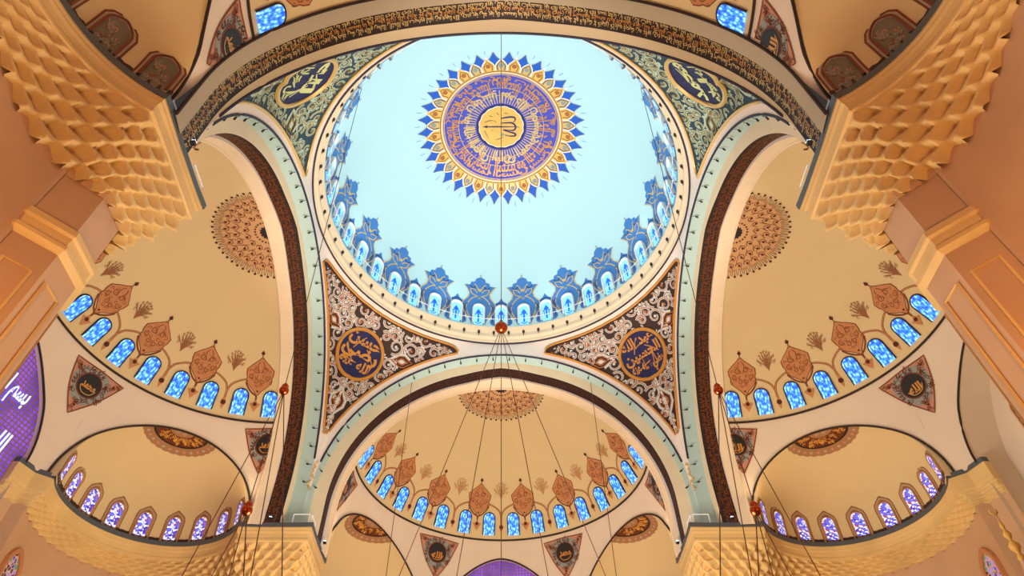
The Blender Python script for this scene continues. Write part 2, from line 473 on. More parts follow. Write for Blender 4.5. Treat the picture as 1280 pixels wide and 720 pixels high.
F.disc(0, 0, 2.5, M_goldfield, 7, n=96, rings=5, fn=lambda a: 2.46+.08*abs(math.sin(8*a)))
F.lay(dome_cap).build('gold_disc', root)
# central device, in picture pixels of the disc -> metres
F = Flat()
def P2(lst, k=2.5/285): return [((x-362)*k, (355-y)*k) for x, y in lst]
def smooth(pts, n=6):
    out = []; q = [pts[0]]+list(pts)+[pts[-1]]
    for i in range(1, len(q)-2):
        for j in range(n):
            t = j/n; out.append(tuple(.5*((2*q[i][k])+(-q[i-1][k]+q[i+1][k])*t+(2*q[i-1][k]-5*q[i][k]+4*q[i+1][k]-q[i+2][k])*t*t+(-q[i-1][k]+3*q[i][k]-3*q[i+1][k]+q[i+2][k])*t**3) for k in (0, 1)))
    out.append(pts[-1]); return out
def ms(l, w): 
    p = smooth([(a, b) for a, b in P2(l)])
    F.rib(p, [w*(.45+.55*math.sin(PI*min(1, (i+1)/len(p)*1.1))) for i in range(len(p))], M_ink, 9)
ms([(355, 238), (400, 225), (480, 212), (535, 220), (545, 255), (520, 285)], .2)
ms([(355, 302), (430, 296), (500, 296), (545, 330), (550, 375), (520, 402), (460, 402), (390, 392)], .2)
ms([(385, 398), (470, 425), (545, 450), (545, 480), (480, 485), (410, 470)], .2)
ms([(120, 352), (250, 352), (420, 352), (600, 352)], .16)
F.poly(P2([(120, 352), (180, 330), (180, 370)]), M_ink, 9)
for l in ([(140, 400), (190, 515)], [(140, 290), (200, 268), (270, 262)], [(230, 410), (245, 400)], [(205, 195), (250, 210)], [(400, 160), (455, 165)], [(270, 270), (300, 290)], [(285, 540), (350, 520), (400, 500)], [(300, 150), (335, 190)]): ms(l, .07)
F.disc(*P2([(378, 465)])[0], .22, M_greyblue, 8, n=8, rings=1)
F.lay(lambda x, y, o: dome_cap(x, -y, o)).build('central_device', root)

# dome windows and crests
def arch_pts(hw, h, n=10, pointed=0.0):
    r = hw; out = [(-hw, 0), (-hw, h-r)]
    for i in range(1, n):
        a = PI-PI*i/n; out.append((r*math.cos(a), h-r+r*math.sin(a)*(1+pointed*(1-abs(math.cos(a))))))
    out += [(hw, h-r), (hw, 0)]; return out
def window_bm(fn, hw, h, w0, m_glass, m_frame, fw=.16, depth=.22, pointed=0.0, sill=True, bars=None):
    """returns (pane MB, frame MB): moulded surround standing proud, pane inside it"""
    a = arch_pts(hw, h, 12, pointed); b = arch_pts(hw+fw, h+fw, 12, pointed)
    pane = MB(); F = Flat()
    n = len(a); rows = []
    F.poly([(x, y+w0) for x, y in a], m_glass, 0); F.lay(fn, pane, base=.1)
    fr = MB(); loops = []
    for q, off in ((a, .09), (a, depth), (b, depth), (b, 0)):
        loops.append([fn(x, y+w0, off) for x, y in q])
    fr.rows(loops, m_frame)
    return pane, fr
ORD = ['', 'first', 'second', 'third', 'fourth', 'fifth', 'sixth', 'seventh', 'eighth', 'ninth', 'tenth', 'eleventh', 'twelfth', 'thirteenth', 'fourteenth', 'fifteenth', 'sixteenth', 'seventeenth', 'eighteenth', 'nineteenth', 'twentieth']

# camera model used only to leave out things wholly outside the frame
F_PX, PITCH, CX0, CY0 = 843.5, rad(49.3), 626.5, 367.3
def project(p):
    X, Y, Z = p[0], p[1]+CY, p[2]; d = Y*math.cos(PITCH)+Z*math.sin(PITCH)
    if d < 1: return (-9999, -9999)
    return (CX0+F_PX*X/d, CY0-F_PX*(-Y*math.sin(PITCH)+Z*math.cos(PITCH))/d)
def inframe(p, m=90):
    x, y = project(p); return -m < x < 1280+m and -m < y < 720+m
def crest_tall():
    F = Flat()
    out = [(.3, .8), (1.2, 1.1), (2.0, 1.75), (2.8, 2.1), (3.6, 1.95), (4.4, 1.35), (5.0, 1.25), (5.6, 1.6), (6.05, 1.95), (6.15, 1.2), (6.55, 1.1), (6.65, .65), (7.05, .55), (7.35, .03)]
    F.prof(out, M_crestblue, 0, nu=6)
    for s in (-1, 1):
        F.rib([(s*h*.97, w) for w, h in out[1:9]], .12, M_goldpale, 1)
        F.rib(smooth([(s*1.0, 1.3), (s*1.5, 2.6), (s*1.25, 3.6), (s*.75, 4.3), (s*.2, 4.6)]), .13, M_goldpale, 2)
        F.rib(smooth([(s*.2, 4.6), (s*.9, 4.9), (s*1.1, 5.6), (s*.6, 5.5), (s*.3, 5.1)]), .12, M_goldpale, 2)
        F.rib(smooth([(s*.1, 5.3), (s*.4, 6.0), (s*.7, 6.3)]), .12, M_goldpale, 2)
        F.rib(smooth([(s*1.45, 2.2), (s*1.6, 3.0), (s*1.3, 3.4)]), .1, M_ink, 3)
        F.rib(smooth([(s*.5, 6.0), (s*.85, 5.7), (s*1.2, 6.0)]), .1, M_ink, 3)
    F.disc(0, 5.5, .22, M_goldpale, 3, n=6, rings=1); F.disc(0, 4.3, .2, M_greyblue, 3, n=6, rings=1)
    F.rib([(0, 7.2), (0, 7.7)], .07, M_greyblue, 1); F.rib([(-.15, 7.5), (.15, 7.5)], .07, M_greyblue, 1)
    return F
def crest_small():
    F = Flat()
    F.prof([(.2, 1.0), (.5, 1.28), (.95, 1.3), (1.3, 1.08), (2.6, 1.08), (3.2, 1.0), (3.7, .68), (4.0, .28), (4.5, .02)], M_crestblue, 0, nu=6)
    for s in (-1, 1): F.rib(smooth([(s*1.05, .6), (s*.95, 2.6), (s*.7, 3.4), (0, 3.95)]), .08, M_ink, 1)
    return F
protoF = {}
def dome_window(i):
    th = PI/20*i*1.0   # 9 degrees
    tall = i % 2 == 1
    key = 'tall' if tall else 'small'
    fn = lambda u, w, off: dome_wall(0, u, w, off)
    org = dome_wall(0, 0, 0, 0)
    if key not in protoF:
        hw, h = .54, 2.95
        root = empty('window_1', org)
        pane, fr = window_bm(fn, hw, h, .15, M_glass_dome, M_white, fw=.2, depth=.35)
        F = Flat()
        F.poly([(-.34, 2.0), (0, 2.65), (.34, 2.0)], M_glass_flower, 1)
        F.rib([(-.42, 1.7), (-.15, 1.95), (.15, 1.95), (.42, 1.7)], .14, M_glass_flower, 1)
        F.rib([(0, .5), (0, 1.9)], .2, M_glass_flower, 1)
        if not tall: F.rib([(-.28, 1.0), (-.28, 1.7)], .1, M_glass_flower, 1); F.rib([(.28, 1.0), (.28, 1.7)], .1, M_glass_flower, 1)
        else: F.rib([(-.35, .5), (0, .25), (.35, .5)], .12, M_glass_flower, 1)
        F.lay(fn, pane, base=.12)
        pane.build('pane', root); fr.build('window_frame', root)
        cf = crest_tall() if tall else crest_small()
        cr = cf.lay(fn).build('painted_crest', origin=org)
        protoF[key] = (root, cr)
        return root, cr, True
    return protoF[key][0], protoF[key][1], False
def side_word(i):
    n = abs(i)
    if n == 0: return 'lowest of the ring under the medallion'
    return f"{ORD[n]} to the {'left' if i < 0 else 'right'} of the lowest one"
todo = []
for i in range(-19, 21):
    th = PI/20*i
    p = dome_wall(th, 0, 2, 0)
    if not inframe(p, 60): continue
    if th and abs(i) > 16: continue          # behind the near arch
    dome_window(i); todo.append(i)
CH = recmap()
for i in todo:
    tall = i % 2 == 1
    w, c = protoF['tall' if tall else 'small']
    w2 = place(w, -PI/20*i); c2 = place(c, -PI/20*i)
    NWIN[0] += 1
    setp(w2, f"cyan glowing arched window in a white reveal at the dome's foot, {side_word(i)}", kind='structure', group='windows round the foot of the dome')
    setp(c2, f"{'tall' if tall else 'low'} blue painted crest, dome window {side_word(i)}", 'painted ornament', 'tall blue crests round the dome' if tall else 'low blue crests round the dome')

# ================================================================== MAIN ARCHES, PENDENTIVES
def arcz(x, r, bump=0.0):
    x = min(abs(x), r)
    return ZC+math.sqrt(max(0, r*r-x*x))+bump*max(0, 1-x/4)
def arch_path(r, n=64, foot=HC, bump=0.0):
    """(x,z) points from the left foot over the crown to the right foot"""
    p = [(-r, foot), (-r, (foot+ZC)/2)]
    for i in range(n+1):
        a = PI-PI*i/n; x = r*math.cos(a); p.append((x, ZC+r*math.sin(a)+bump*max(0, 1-abs(x)/4)))
    p += [(r, (foot+ZC)/2), (r, foot)]
    return p
BAYS = [('far', 0, 'lower central'), ('left', PI/2, 'left'), ('near', PI, 'top'), ('right', -PI/2, 'right')]
def rot(p, a): return (p[0]*math.cos(a)-p[1]*math.sin(a), p[0]*math.sin(a)+p[1]*math.cos(a), p[2])
band_txt = ['بسم الله الرحمن الرحيم الله نور السماوات والأرض مثل نوره كمشكاة فيها مصباح', 'المصباح في زجاجة الزجاجة كأنها كوكب دري يوقد من شجرة مباركة زيتونة لا شرقية ولا غربية',
            'يكاد زيتها يضيء ولو لم تمسسه نار نور على نور يهدي الله لنوره من يشاء'.replace('ء', ''), 'ويضرب الله الأمثال للناس والله بكل شيء عليم في بيوت أذن الله أن ترفع'.replace('ء', '')]
def band_map(off_r=0):
    """u along the arch (metres from the left foot), w across the soffit depth"""
    P = arch_path(R2, 96, bump=.45); L = [0]
    for a, b in zip(P, P[1:]): L.append(L[-1]+math.hypot(b[0]-a[0], b[1]-a[1]))
    X = [p[0] for p in P]; Z = [p[1] for p in P]
    def f(u, w, off):
        x = float(np.interp(u, L, X)); z = float(np.interp(u, L, Z))
        dx, dz = -x, ZC-z if z > ZC else 0; d = math.hypot(dx, dz) or 1
        return (x+dx/d*off, w, z+dz/d*off)
    return f, L[-1]
bf, BL = band_map()
for bi, (bn, ang, bw) in enumerate(BAYS):
    # first soffit, cream step, last soffit = structure
    soff = M_warmlit if bn == 'near' else M_cyanlit
    mb = MB(); p = arch_path(R1); p2 = arch_path(R2, bump=.45); p3 = arch_path(R3, bump=.45)
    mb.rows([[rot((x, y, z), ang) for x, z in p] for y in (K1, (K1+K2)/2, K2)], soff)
    mb.rows([[rot((x, K2, z), ang) for x, z in p], [rot((x, K2, z), ang) for x, z in p2]], M_cream)
    mb.rows([[rot((x, K3, z), ang) for x, z in p2], [rot((x, K3, z), ang) for x, z in p3]], M_pink)
    mb.rows([[rot((x, K3, z), ang) for x, z in p3], [rot((x, D5+.02, z), ang) for x, z in arch_path(RH, bump=0)]], M_greige if bn == 'near' else M_cream)
    o = mb.build('wall_arch_'+bn); setp(o, f"stepped main arch in front of the {bw} half-dome", kind='structure')
    for (yy, rr, bp, m, lab) in ((K1, R1-.02, 0, M_navyline, 'thin dark lamp line along the inner edge'), (D5, RH-.05, 0, M_dark if bn == 'near' else M_cream, 'slim moulding along the back edge')):
        mb = MB(); mb.tube([rot((x, yy, z), ang) for x, z in arch_path(rr) if z > 37.6 or yy != K1], .1, m, n=6)
        NTRIM[0] += 1; o = mb.build(f'trim_{NTRIM[0]+2}'); setp(o, f"{lab} of the {bw} main arch", kind='structure')
    # calligraphy band
    root = empty('calligraphy_band', rot((0, K2, HC), ang))
    setp(root, f"dark brown calligraphy band with gilded script under the {bw} main arch" if bn != 'near' else 'broad dark calligraphy band with bright gilded script sweeping across the top arch', 'inscription', None)
    mb = MB(); mb.rows([[rot((x, y, z), ang) for x, z in p2] for y in linspace(K2, K3, 5)], M_band); mb.build('band_field', root)
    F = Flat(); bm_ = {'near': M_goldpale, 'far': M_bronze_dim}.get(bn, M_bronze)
    for row, (tA, hh, w0) in enumerate(((0, .52, K2+.16), (1, .52, K2+.50), (2, .50, K2+.86))):
        t = ' '.join(band_txt[(tA+bi+q) % 4] for q in range(4))+' '+band_txt[(tA+bi+1) % 4]
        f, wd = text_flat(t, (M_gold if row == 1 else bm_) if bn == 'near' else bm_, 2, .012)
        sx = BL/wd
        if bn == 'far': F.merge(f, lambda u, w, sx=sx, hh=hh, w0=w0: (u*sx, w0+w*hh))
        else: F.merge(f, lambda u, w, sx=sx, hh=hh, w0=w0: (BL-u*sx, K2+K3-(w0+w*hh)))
    for w_ in (K2+.1, K3-.1): F.rib([(BL*i/200, w_) for i in range(201)], .05, M_dark, 1)
    F.lay(lambda u, w, off: rot(bf(u, w, off), ang)).build('lettering', root)
    # arch lamps
lamp_rows = []
# pendentives : one quadrant (x>0,y>0), then turned
def pend(t, v):
    """t in [0,pi/2] from +Y axis, v 0 bottom..1 ring"""
    tt = t if t <= PI/4 else PI/2-t
    rb = K1/math.cos(tt); xl = K1*math.tan(tt)
    if xl > R1: zb = ZC; rb = K1/math.cos(tt)
    zb = arcz(min(xl, R1), R1)
    zt = ZR; cz = max(zb+.01, zt-(rb-RR)) if rb > RR else zb+(zt-zb)*.5
    r = (1-v)**2*rb+2*v*(1-v)*rb+v*v*RR; z = (1-v)**2*zb+2*v*(1-v)*cz+v*v*zt
    return (r*math.sin(t), r*math.cos(t), z)
pts_t = linspace(0, PI/4, 40)
tt_all = [math.atan(R1*math.sin(a)/K1) for a in linspace(0, PI/2, 40)]
tl = sorted(set([round(x, 6) for x in tt_all]+[PI/4]))
tl = tl+[PI/2-x for x in reversed(tl[:-1])]
mbq = MB(); mbq.grid(lambda t, v: pend(t, v), tl, linspace(0, 1, 26), M_pink)
bv = BVHTree.FromPolygons([Vector(v) for v in mbq.v], mbq.f)
OC = Vector((0, 0, ZC))
def pen_project(T, off):
    d = (T-OC).normalized(); h = bv.ray_cast(OC, d)
    if h[0] is None: return None
    n = h[1]
    if n.dot(d) > 0: n = -n
    return h[0]+n*off
# quadrant order: far-right, far-left, near-left, near-right
Q = [('far-right', 0), ('far-left', PI/2), ('near-left', PI), ('near-right', -PI/2)]
QL = {'far-right': 'lower right', 'far-left': 'lower left', 'near-left': 'upper left', 'near-right': 'upper right'}
for qn, ang in Q:
    mb = MB(); mb.v = [rot(v, ang) for v in mbq.v]; mb.f = list(mbq.f); mb.m = list(mbq.m); mb.mats = list(mbq.mats)
    # pier body behind the lowest tip of the pendentive, down to the cornice
    mb.rows([[rot(q, ang) for q in ((R1, K1, z), (K1, R1, z))] for z in (HC, ZC, ZC+.6)], M_cyanlit)
    o = mb.build('wall_pendentive_'+qn.replace('-', '_'), smooth=True); setp(o, f"pale rose curved triangle of masonry between dome ring and arches, {QL[qn]}", kind='structure')
disc_r = 2.55
hitT = Vector((1, 1, 0)).normalized()*21.07+Vector((0, 0, 49.6))
U = Vector((1, -1, 0)).normalized()
Wd = (hitT-OC).normalized().cross(U).normalized()
if Wd.z < 0: Wd = -Wd
h0 = pen_project(hitT, 0)
def inside(u, w, m=.85):
    p = pen_project(h0+U*u+Wd*w, 0)
    if p is None: return False
    return math.hypot(p.x, p.z-ZC) > R1+m and math.hypot(p.y, p.z-ZC) > R1+m and math.hypot(p.x, p.y) > RR+.55 and p.z > ZC+1
def pen_map(u, w, off):
    p = pen_project(h0+U*u+Wd*w, off)
    return tuple(p) if p is not None else (0, 0, 60)
def curl(F, x, y, r, a0, d, m, w, l, turns=1.3):
    n = 16
    F.rib([(x+r*(1-.75*i/n)*math.cos(a0+d*turns*2*PI*i/n), y+r*(1-.75*i/n)*math.sin(a0+d*turns*2*PI*i/n)) for i in range(n+1)], [w*(1-.4*i/n) for i in range(n+1)], m, l)
def panel_outline(m):
    """v range of the panel in each column t"""
    cols = []
    for t in linspace(.001, PI/2-.001, 160):
        good = []
        for v in linspace(0, 1, 320):
            p = pend(t, v)
            if math.hypot(p[0], p[2]-ZC) > R1+m and math.hypot(p[1], p[2]-ZC) > R1+m and math.hypot(p[0], p[1]) > RR+.5*m and p[2] > ZC+.8: good.append(v)
        if good: cols.append((t, good[0], good[-1]))
    return cols
def pen_off(t, v, off):
    p = Vector(pend(t, v)); a = Vector(pend(t+.002, v)); b = Vector(pend(t, min(1, v+.004))); c = Vector(pend(t, v-.004)) if v > .5 else p
    n = (a-p).cross(b-c)
    if n.length < 1e-9: return tuple(p)
    n.normalize()
    if n.dot(p-OC) > 0: n = -n
    return tuple(p+n*off)
def arabesque(seed, g, pale, orr, rngs):
    rnd = random.Random(seed); F = Flat(); pts = []
    tries = 0
    # ogee cartouches along the arms
    carts = [(0, 5.2, 1.0, 0), (0, -5.6, 1.1, 0), (4.6, 1.6, 1.0, 1.25), (-4.6, 1.6, 1.0, -1.25), (0, -9.0, .8, 0), (7.6, 3.0, .7, 1.2), (-7.6, 3.0, .7, -1.2)]
    for (cx, cy, s, a) in carts:
        if not inside(cx, cy, .9): continue
        sh = [(0, 1.5), (.35, .9), (.8, .35), (.75, -.35), (.35, -.9), (0, -1.5), (-.35, -.9), (-.75, -.35), (-.8, .35), (-.35, .9)]
        def tr(p, k=1): return (cx+s*k*(p[0]*math.cos(a)+p[1]*math.sin(a)), cy+s*k*(-p[0]*math.sin(a)+p[1]*math.cos(a)))
        F.rib([tr(p) for p in sh], .3, pale, 3, closed=True); F.rib([tr(p, .8) for p in sh], .12, orr, 5, closed=True)
        F.poly([tr(p, .5) for p in sh], orr, 4); F.poly([tr(p, .28) for p in sh], pale, 5)
        pts.append((cx, cy, 1.3*s))
    while tries < 6000:
        tries += 1; x = rnd.uniform(-13, 13); y = rnd.uniform(-15, 9); r = rnd.uniform(.5, .95)
        if math.hypot(x, y) < disc_r+.35+r*.6: continue
        if any(math.hypot(x-a, y-b) < (r+c)*.66 for a, b, c in pts): continue
        if not inside(x, y, .8+r*.4): continue
        pts.append((x, y, r)); a0 = rnd.uniform(0, 6.3); d = rnd.choice((-1, 1))
        curl(F, x, y, r, a0, d, pale, .30, 3); curl(F, x, y, r, a0, d, orr, .10, 5)
        F.disc(x, y, .17, rnd.choice((orr, pale)), 5, n=6, rings=1)
        for q in range(2):
            b = a0+rnd.uniform(1, 5)
            F.rib(smooth([(x+r*math.cos(b), y+r*math.sin(b)), (x+1.25*r*math.cos(b+.4), y+1.25*r*math.sin(b+.4)), (x+1.5*r*math.cos(b+.1), y+1.5*r*math.sin(b+.1))], 3), .16, pale, 2)
    return F
ST = {'far-right': ['عبد الله', 'الحسين', 'رضي الله عنه'], 'far-left': ['حسن', 'رضي', 'الله عنه'], 'near-left': ['الله', 'جل جلاله'], 'near-right': ['محمد', 'عليه السلام']}
cols0 = panel_outline(.8)
FA = None
for qi, (qn, ang) in enumerate(Q):
    far = qn.startswith('far')
    g, pale, orr = (M_orn_ground, M_orn_pale, M_orn_or) if far else (M_orn_ground2, M_orn_pale2, M_orn_or2)
    root = empty('pendentive_panel', rot(tuple(Vector(pend(PI/4, .05))), ang))
    setp(root, f"{'amber and cream' if far else 'cyan light tinted teal and green'} arabesque triangle at the {QL[qn]} of the dome ring", 'painted panel', 'arabesque pendentive panels')
    mb = MB(); rws = []
    for t, v0, v1 in cols0: rws.append([rot(pen_off(t, v, .03), ang) for v in linspace(v0, v1, 24)])
    mb.rows(rws, g); mb.build('panel_ground', root)
    # gilded edge
    loop = [pen_off(t, v0, .08) for t, v0, v1 in cols0]+[pen_off(t, v1, .08) for t, v0, v1 in reversed(cols0)]
    mb = MB(); mb.tube([rot(p, ang) for p in loop[::2]], .13, M_gold if far else M_goldpale, n=5, closed=True); mb.build('gilded_edge', root)
    F = arabesque(11+qi//2, g, pale, orr, None)
    F.lay(lambda u, w, off: rot(pen_map(u, w, off), ang), keep=lambda u, w: inside(u, w, .95)).build('scroll_pattern', root)
    # roundel (own thing)
    rd = empty('calligraphy_roundel', rot(tuple(h0), ang))
    setp(rd, f"round midnight blue roundel with {'gold' if far else 'pale lime'} script inside the {QL[qn]} arabesque triangle", 'roundel', None)
    F = Flat(); F.disc(0, 0, disc_r, M_night, 10, n=48, rings=5)
    F.lay(lambda u, w, off: rot(pen_map(u, w, off), ang)).build('blue_field', rd)
    ring = [rot(pen_map((disc_r+.12)*math.cos(2*PI*i/48), (disc_r+.12)*math.sin(2*PI*i/48), .16), ang) for i in range(48)]
    mb = MB(); mb.tube(ring, .2, M_gold if far else M_goldpale, n=6, closed=True); mb.build('gilded_rim', rd)
    F = Flat(); L = ST[qn]; gm = M_gold if far else M_scriptpale
    for k, t in enumerate(L):
        f, wd = text_flat(t, gm, 13, .035)
        tw = disc_r*(1.55 if len(L) == 3 and k != 1 else 1.75); sc = tw/wd; hh = min(2.0, max(sc*1.0, 1.5))
        yc = (disc_r*.42, -disc_r*.12, -disc_r*.62)[k] if len(L) == 3 else (disc_r*.12, -disc_r*.55)[k]
        F.merge(f, lambda u, w, sc=sc, hh=hh, yc=yc, tw=tw: (u*sc-tw/2, yc+w*hh))
    for k in range(7):
        rnd = random.Random(k+qi*9); a = rnd.uniform(0, 6.3)
        F.rib(smooth([(1.9*math.cos(a), 1.9*math.sin(a)), (1.2*math.cos(a+.5), 1.2*math.sin(a+.5)), (1.0*math.cos(a+1.2), 1.0*math.sin(a+1.2))]), .1, gm, 12)
    F.lay(lambda u, w, off: rot(pen_map(u, w, off), ang), keep=lambda u, w: math.hypot(u, w) < disc_r*.97).build('lettering', rd)

# ================================================================== HALF-DOMES (built in the far bay, then turned)
EXA = rad(60.6); EXR = 7.15; EXZ = 31.5
EC = (12.4, 28.4)                      # exedra centre
EXC = (D5+0, 0)
rc = math.hypot(EC[0], EC[1]-D5)
def wall_r(z):
    return RH+.75*min(1, (ZH-z)/(ZH-HC)) if z < ZH else math.sqrt(RH*RH-(z-ZH)**2)
def wall_pt(a, z, off=0):
    r = wall_r(z)-off; return (r*math.sin(a), D5+r*math.cos(a), z)
def open_ex(s):            # z of the exedra opening at lateral distance s
    return 30.9+7.5*math.sqrt(max(0, 1-(s/7.5)**2))
def open_ty(s): return HC+7.9*(max(0, 1-(abs(s)/6.8)**1.75))**.58
def zlow(a):
    s = 15.7*math.sin(abs(a)-EXA); st = 15.7*math.sin(a)
    z = HC
    if abs(s) < 7.5: z = max(z, open_ex(s))
    if abs(st) < 6.8: z = max(z, open_ty(st))
    return z
al = set(linspace(-PI/2, PI/2, 121))
for s in linspace(-7.5, 7.5, 41):
    q = 7.5*math.sin(s/7.5*PI/2); a = EXA+math.asin(q/15.7)
    if a < PI/2: al.add(a); al.add(-a)
for s in linspace(-1, 1, 31): al.add(math.asin(6.8*math.sin(s*PI/2)/15.7))
al = sorted(al)
CHALL = []
def ex_frame(b):          # local exedra azimuth b (0 = outwards) on the right-hand exedra
    a = EXA+b; return math.sin(a), math.cos(a)
EXD = (math.sin(EXA), math.cos(EXA))
def ex_shift(z, half):
    """how far the bowl moves outward so that its rim meets the big wall"""
    return max(0, math.sqrt(max(0, min(RH, wall_r(z))**2-half*half))-rc)
def ex_pt(b, w, off=0, side=1):
    """exedra wall / bowl: w metres of arc above z=HC"""
    r = EXR; zs = EXZ-HC
    dx, dy = ex_frame(b)
    if w < zs: z0 = HC+w; h = r; x = EC[0]+dx*(r-off); y = EC[1]+dy*(r-off); z = HC+w
    else:
        ph = (w-zs)/r; h = r*math.cos(ph); z0 = EXZ+r*math.sin(ph); x = EC[0]+dx*(r-off)*math.cos(ph); y = EC[1]+dy*(r-off)*math.cos(ph); z = EXZ+(r-off)*math.sin(ph)
    sh = ex_shift(z0, h); x += EXD[0]*sh; y += EXD[1]*sh
    return (x*side, y, z)
def ex_map(b0, side):
    def f(u, w, off):
        zs = EXZ-HC; c = 1 if w < zs else max(.1, math.cos((w-zs)/EXR))
        return ex_pt(b0+side*u/(EXR*c), w, off, side)
    return f
def cap_map(cx, cy, zc, R, flip=False):
    def f(x, y, off):
        r = math.hypot(x, y); a = r/R
        k = (R-off)*math.sin(a)/max(r, 1e-6)
        return (cx+x*k, cy+y*k, zc+(R-off)*math.cos(a))
    return f

for bn, ang, bw in BAYS:
    # --- half dome shell + lower wall
    mb = MB()
    mb.grid(lambda a, p: hd(a, p), linspace(-PI/2, PI/2, 97), linspace(ZARC, RH*PI/2*.9995, 34), M_cream2)
    o = mb.build('ceiling_half_dome_'+bn, smooth=True); o.rotation_euler[2] = ang
    setp(o, f"honey coloured {bw} half-dome", kind='structure')
    mb = MB(); rws = []
    for a in al:
        z0 = zlow(a); rws.append([wall_pt(a, z0+(ZRING-z0)*k/8) for k in range(9)])
    mb.rows(rws, M_wall)
    o = mb.build('wall_'+bn, smooth=True); o.rotation_euler[2] = ang
    setp(o, f"warm plaster wall pierced by arches below the {bw} half-dome", kind='structure')
    mb = MB(); mb.tube([wall_pt(a, ZRING, .06) for a in linspace(-PI/2, PI/2, 97)], .1, M_dark, n=6)
    NTRIM[0] += 1; o = mb.build(f'trim_{NTRIM[0]+2}'); o.rotation_euler[2] = ang
    setp(o, f"dark ring line under the windows of the {bw} half-dome", kind='structure')
    # --- exedrae
    for side in (-1, 1):
        mb = MB()
        mb.grid(lambda b, w: ex_pt(b, w, 0, side), linspace(-PI/2, PI/2, 61), linspace(0, EXZ-HC+EXR*PI/2*.9995, 30), M_cream2)
        mb.grid(lambda b, w: ex_pt(b, w, .04+.03*math.sin(b*90), side), linspace(-PI/2, PI/2, 181), (.2, .62), M_orn_ground)
        # reveal between opening and bowl
        edge = []; rim = []
        for k in range(49):
            t = PI*k/48; s = -7.5*math.cos(t); z = 30.9+7.5*math.sin(t)
            a = EXA+math.asin(max(-1, min(1, s/15.7)))
            aa = min(a, PI/2)
            e = wall_pt(aa, z); edge.append((e[0]*side, e[1], z))
            bb = -PI/2 if k < 24 else PI/2
            q = PI*k/48
            dx, dy = ex_frame(PI/2); r = -EXR*math.cos(q)
            zz = EXZ+EXR*math.sin(q); sh = ex_shift(zz, abs(r))
            rim.append(((EC[0]+dx*r+EXD[0]*sh)*side, EC[1]+dy*r+EXD[1]*sh, zz))
        edge = [(edge[0][0], edge[0][1], HC)]+edge+[(edge[-1][0], edge[-1][1], HC)]
        rim = [(rim[0][0], rim[0][1], HC)]+rim+[(rim[-1][0], rim[-1][1], HC)]
        mb.rows([edge, rim], M_cream2)
        sw = {'far': {-1: 'left', 1: 'right'}, 'left': {-1: 'upper', 1: 'lower'}, 'right': {-1: 'lower', 1: 'upper'}, 'near': {-1: 'right', 1: 'left'}}[bn][side]
        o = mb.build('ceiling_alcove_'+bn+('_a' if side < 0 else '_b'), smooth=True); o.rotation_euler[2] = ang
        setp(o, f"small honey coloured alcove dome at the {sw} side of the {bw} half-dome", kind='structure')
        mb = MB(); mb.tube([(e[0]-.1*e[0]/15, e[1]-.1*(e[1]-D5)/15, e[2]) for e in edge], .09, M_dark, n=6)
        NTRIM[0] += 1; o = mb.build(f'trim_{NTRIM[0]+2}'); o.rotation_euler[2] = ang
        setp(o, f"dark outline of the {sw} alcove arch under the {bw} half-dome", kind='structure')
    # --- tympanum
    deep = 1.75 if bn == 'right' else .35
    def lat_y(x, z): return D5+math.sqrt((wall_r(max(z, HC))+.3)**2-x*x)
    edge = []; back = []
    for k in range(41):
        s = -6.8*math.cos(PI*k/40); z = open_ty(s); a = math.asin(s/15.7); e = wall_pt(a, z)
        edge.append(e); back.append((e[0], D5+RH+1.75 if bn == 'right' else lat_y(e[0], z), z))
    edge = [(edge[0][0], edge[0][1], 10)]+edge+[(edge[-1][0], edge[-1][1], 10)]; back = [(back[0][0], back[0][1], 10)]+back+[(back[-1][0], back[-1][1], 10)]
    mb = MB(); mb.rows([edge, back], M_wall); o = mb.build('wall_reveal_'+bn); o.rotation_euler[2] = ang
    setp(o, f"reveal of the great window arch under the {bw} half-dome", kind='structure')
    mb = MB(); mb.tube([(e[0], e[1]-.08, e[2]) for e in edge[1:-1]], .09, M_dark, n=6)
    NTRIM[0] += 1; o = mb.build(f'trim_{NTRIM[0]+2}'); o.rotation_euler[2] = ang
    setp(o, f"dark outline of the great window arch under the {bw} half-dome", kind='structure')
    yb = D5+RH+deep-.05
    if bn != 'right':
        NWIN[0] += 1
        wr = empty('window_lattice', rot((0, yb, 12), ang)); wr.rotation_euler[2] = ang
        setp(wr, {'far': 'violet lit lattice window behind the lowest central arch', 'left': 'large violet lit lattice window with glowing script at the far left', 'near': 'violet lattice window behind the camera'}[bn], kind='structure')
        mb = MB()
        for b0, b1 in zip(back, back[1:]):
            if b0[0] == b1[0]: continue
            mb.rows([[(q[0], lat_y(q[0], zz)-yb, zz-12) for zz in [10, HC]+[HC+max(0, q[2]-HC)*t for t in (.35, .7, 1)]] for q in (b0, b1)], M_lattice)
        mb.build('lattice', wr).location = (0, 0, 0)
        F = Flat()
        f, wd = text_flat('الله نور السماوات والأرض', M_latscript, 4, .03); sc = 11/wd
        F.merge(f, lambda u, w: (u*sc-5.5, 18.2+w*2.2))
        f, wd = text_flat('بسم الله الرحمن الرحيم', M_latscript, 4, .03); sc2 = 9/wd
        F.merge(f, lambda u, w: (u*sc2-4.5, 22.0+w*2.0)); F.merge(f, lambda u, w: (u*sc2-4.5, 14.0+w*2.2))
        F.lay(lambda u, w, off: (u, lat_y(u, w+12)-yb-.1, w)).build('lettering', wr).location = (0, 0, 0)
    else:
        mb = MB()
        for b0, b1 in zip(back, back[1:]):
            if b0[0] != b1[0]: mb.rows([[(b0[0], yb, 10), (b0[0], yb, b0[2])], [(b1[0], yb, 10), (b1[0], yb, b1[2])]], M_wall)
        o = mb.build('wall_back_right'); o.rotation_euler[2] = ang; setp(o, 'plain plaster back wall inside the right side arch', kind='structure')
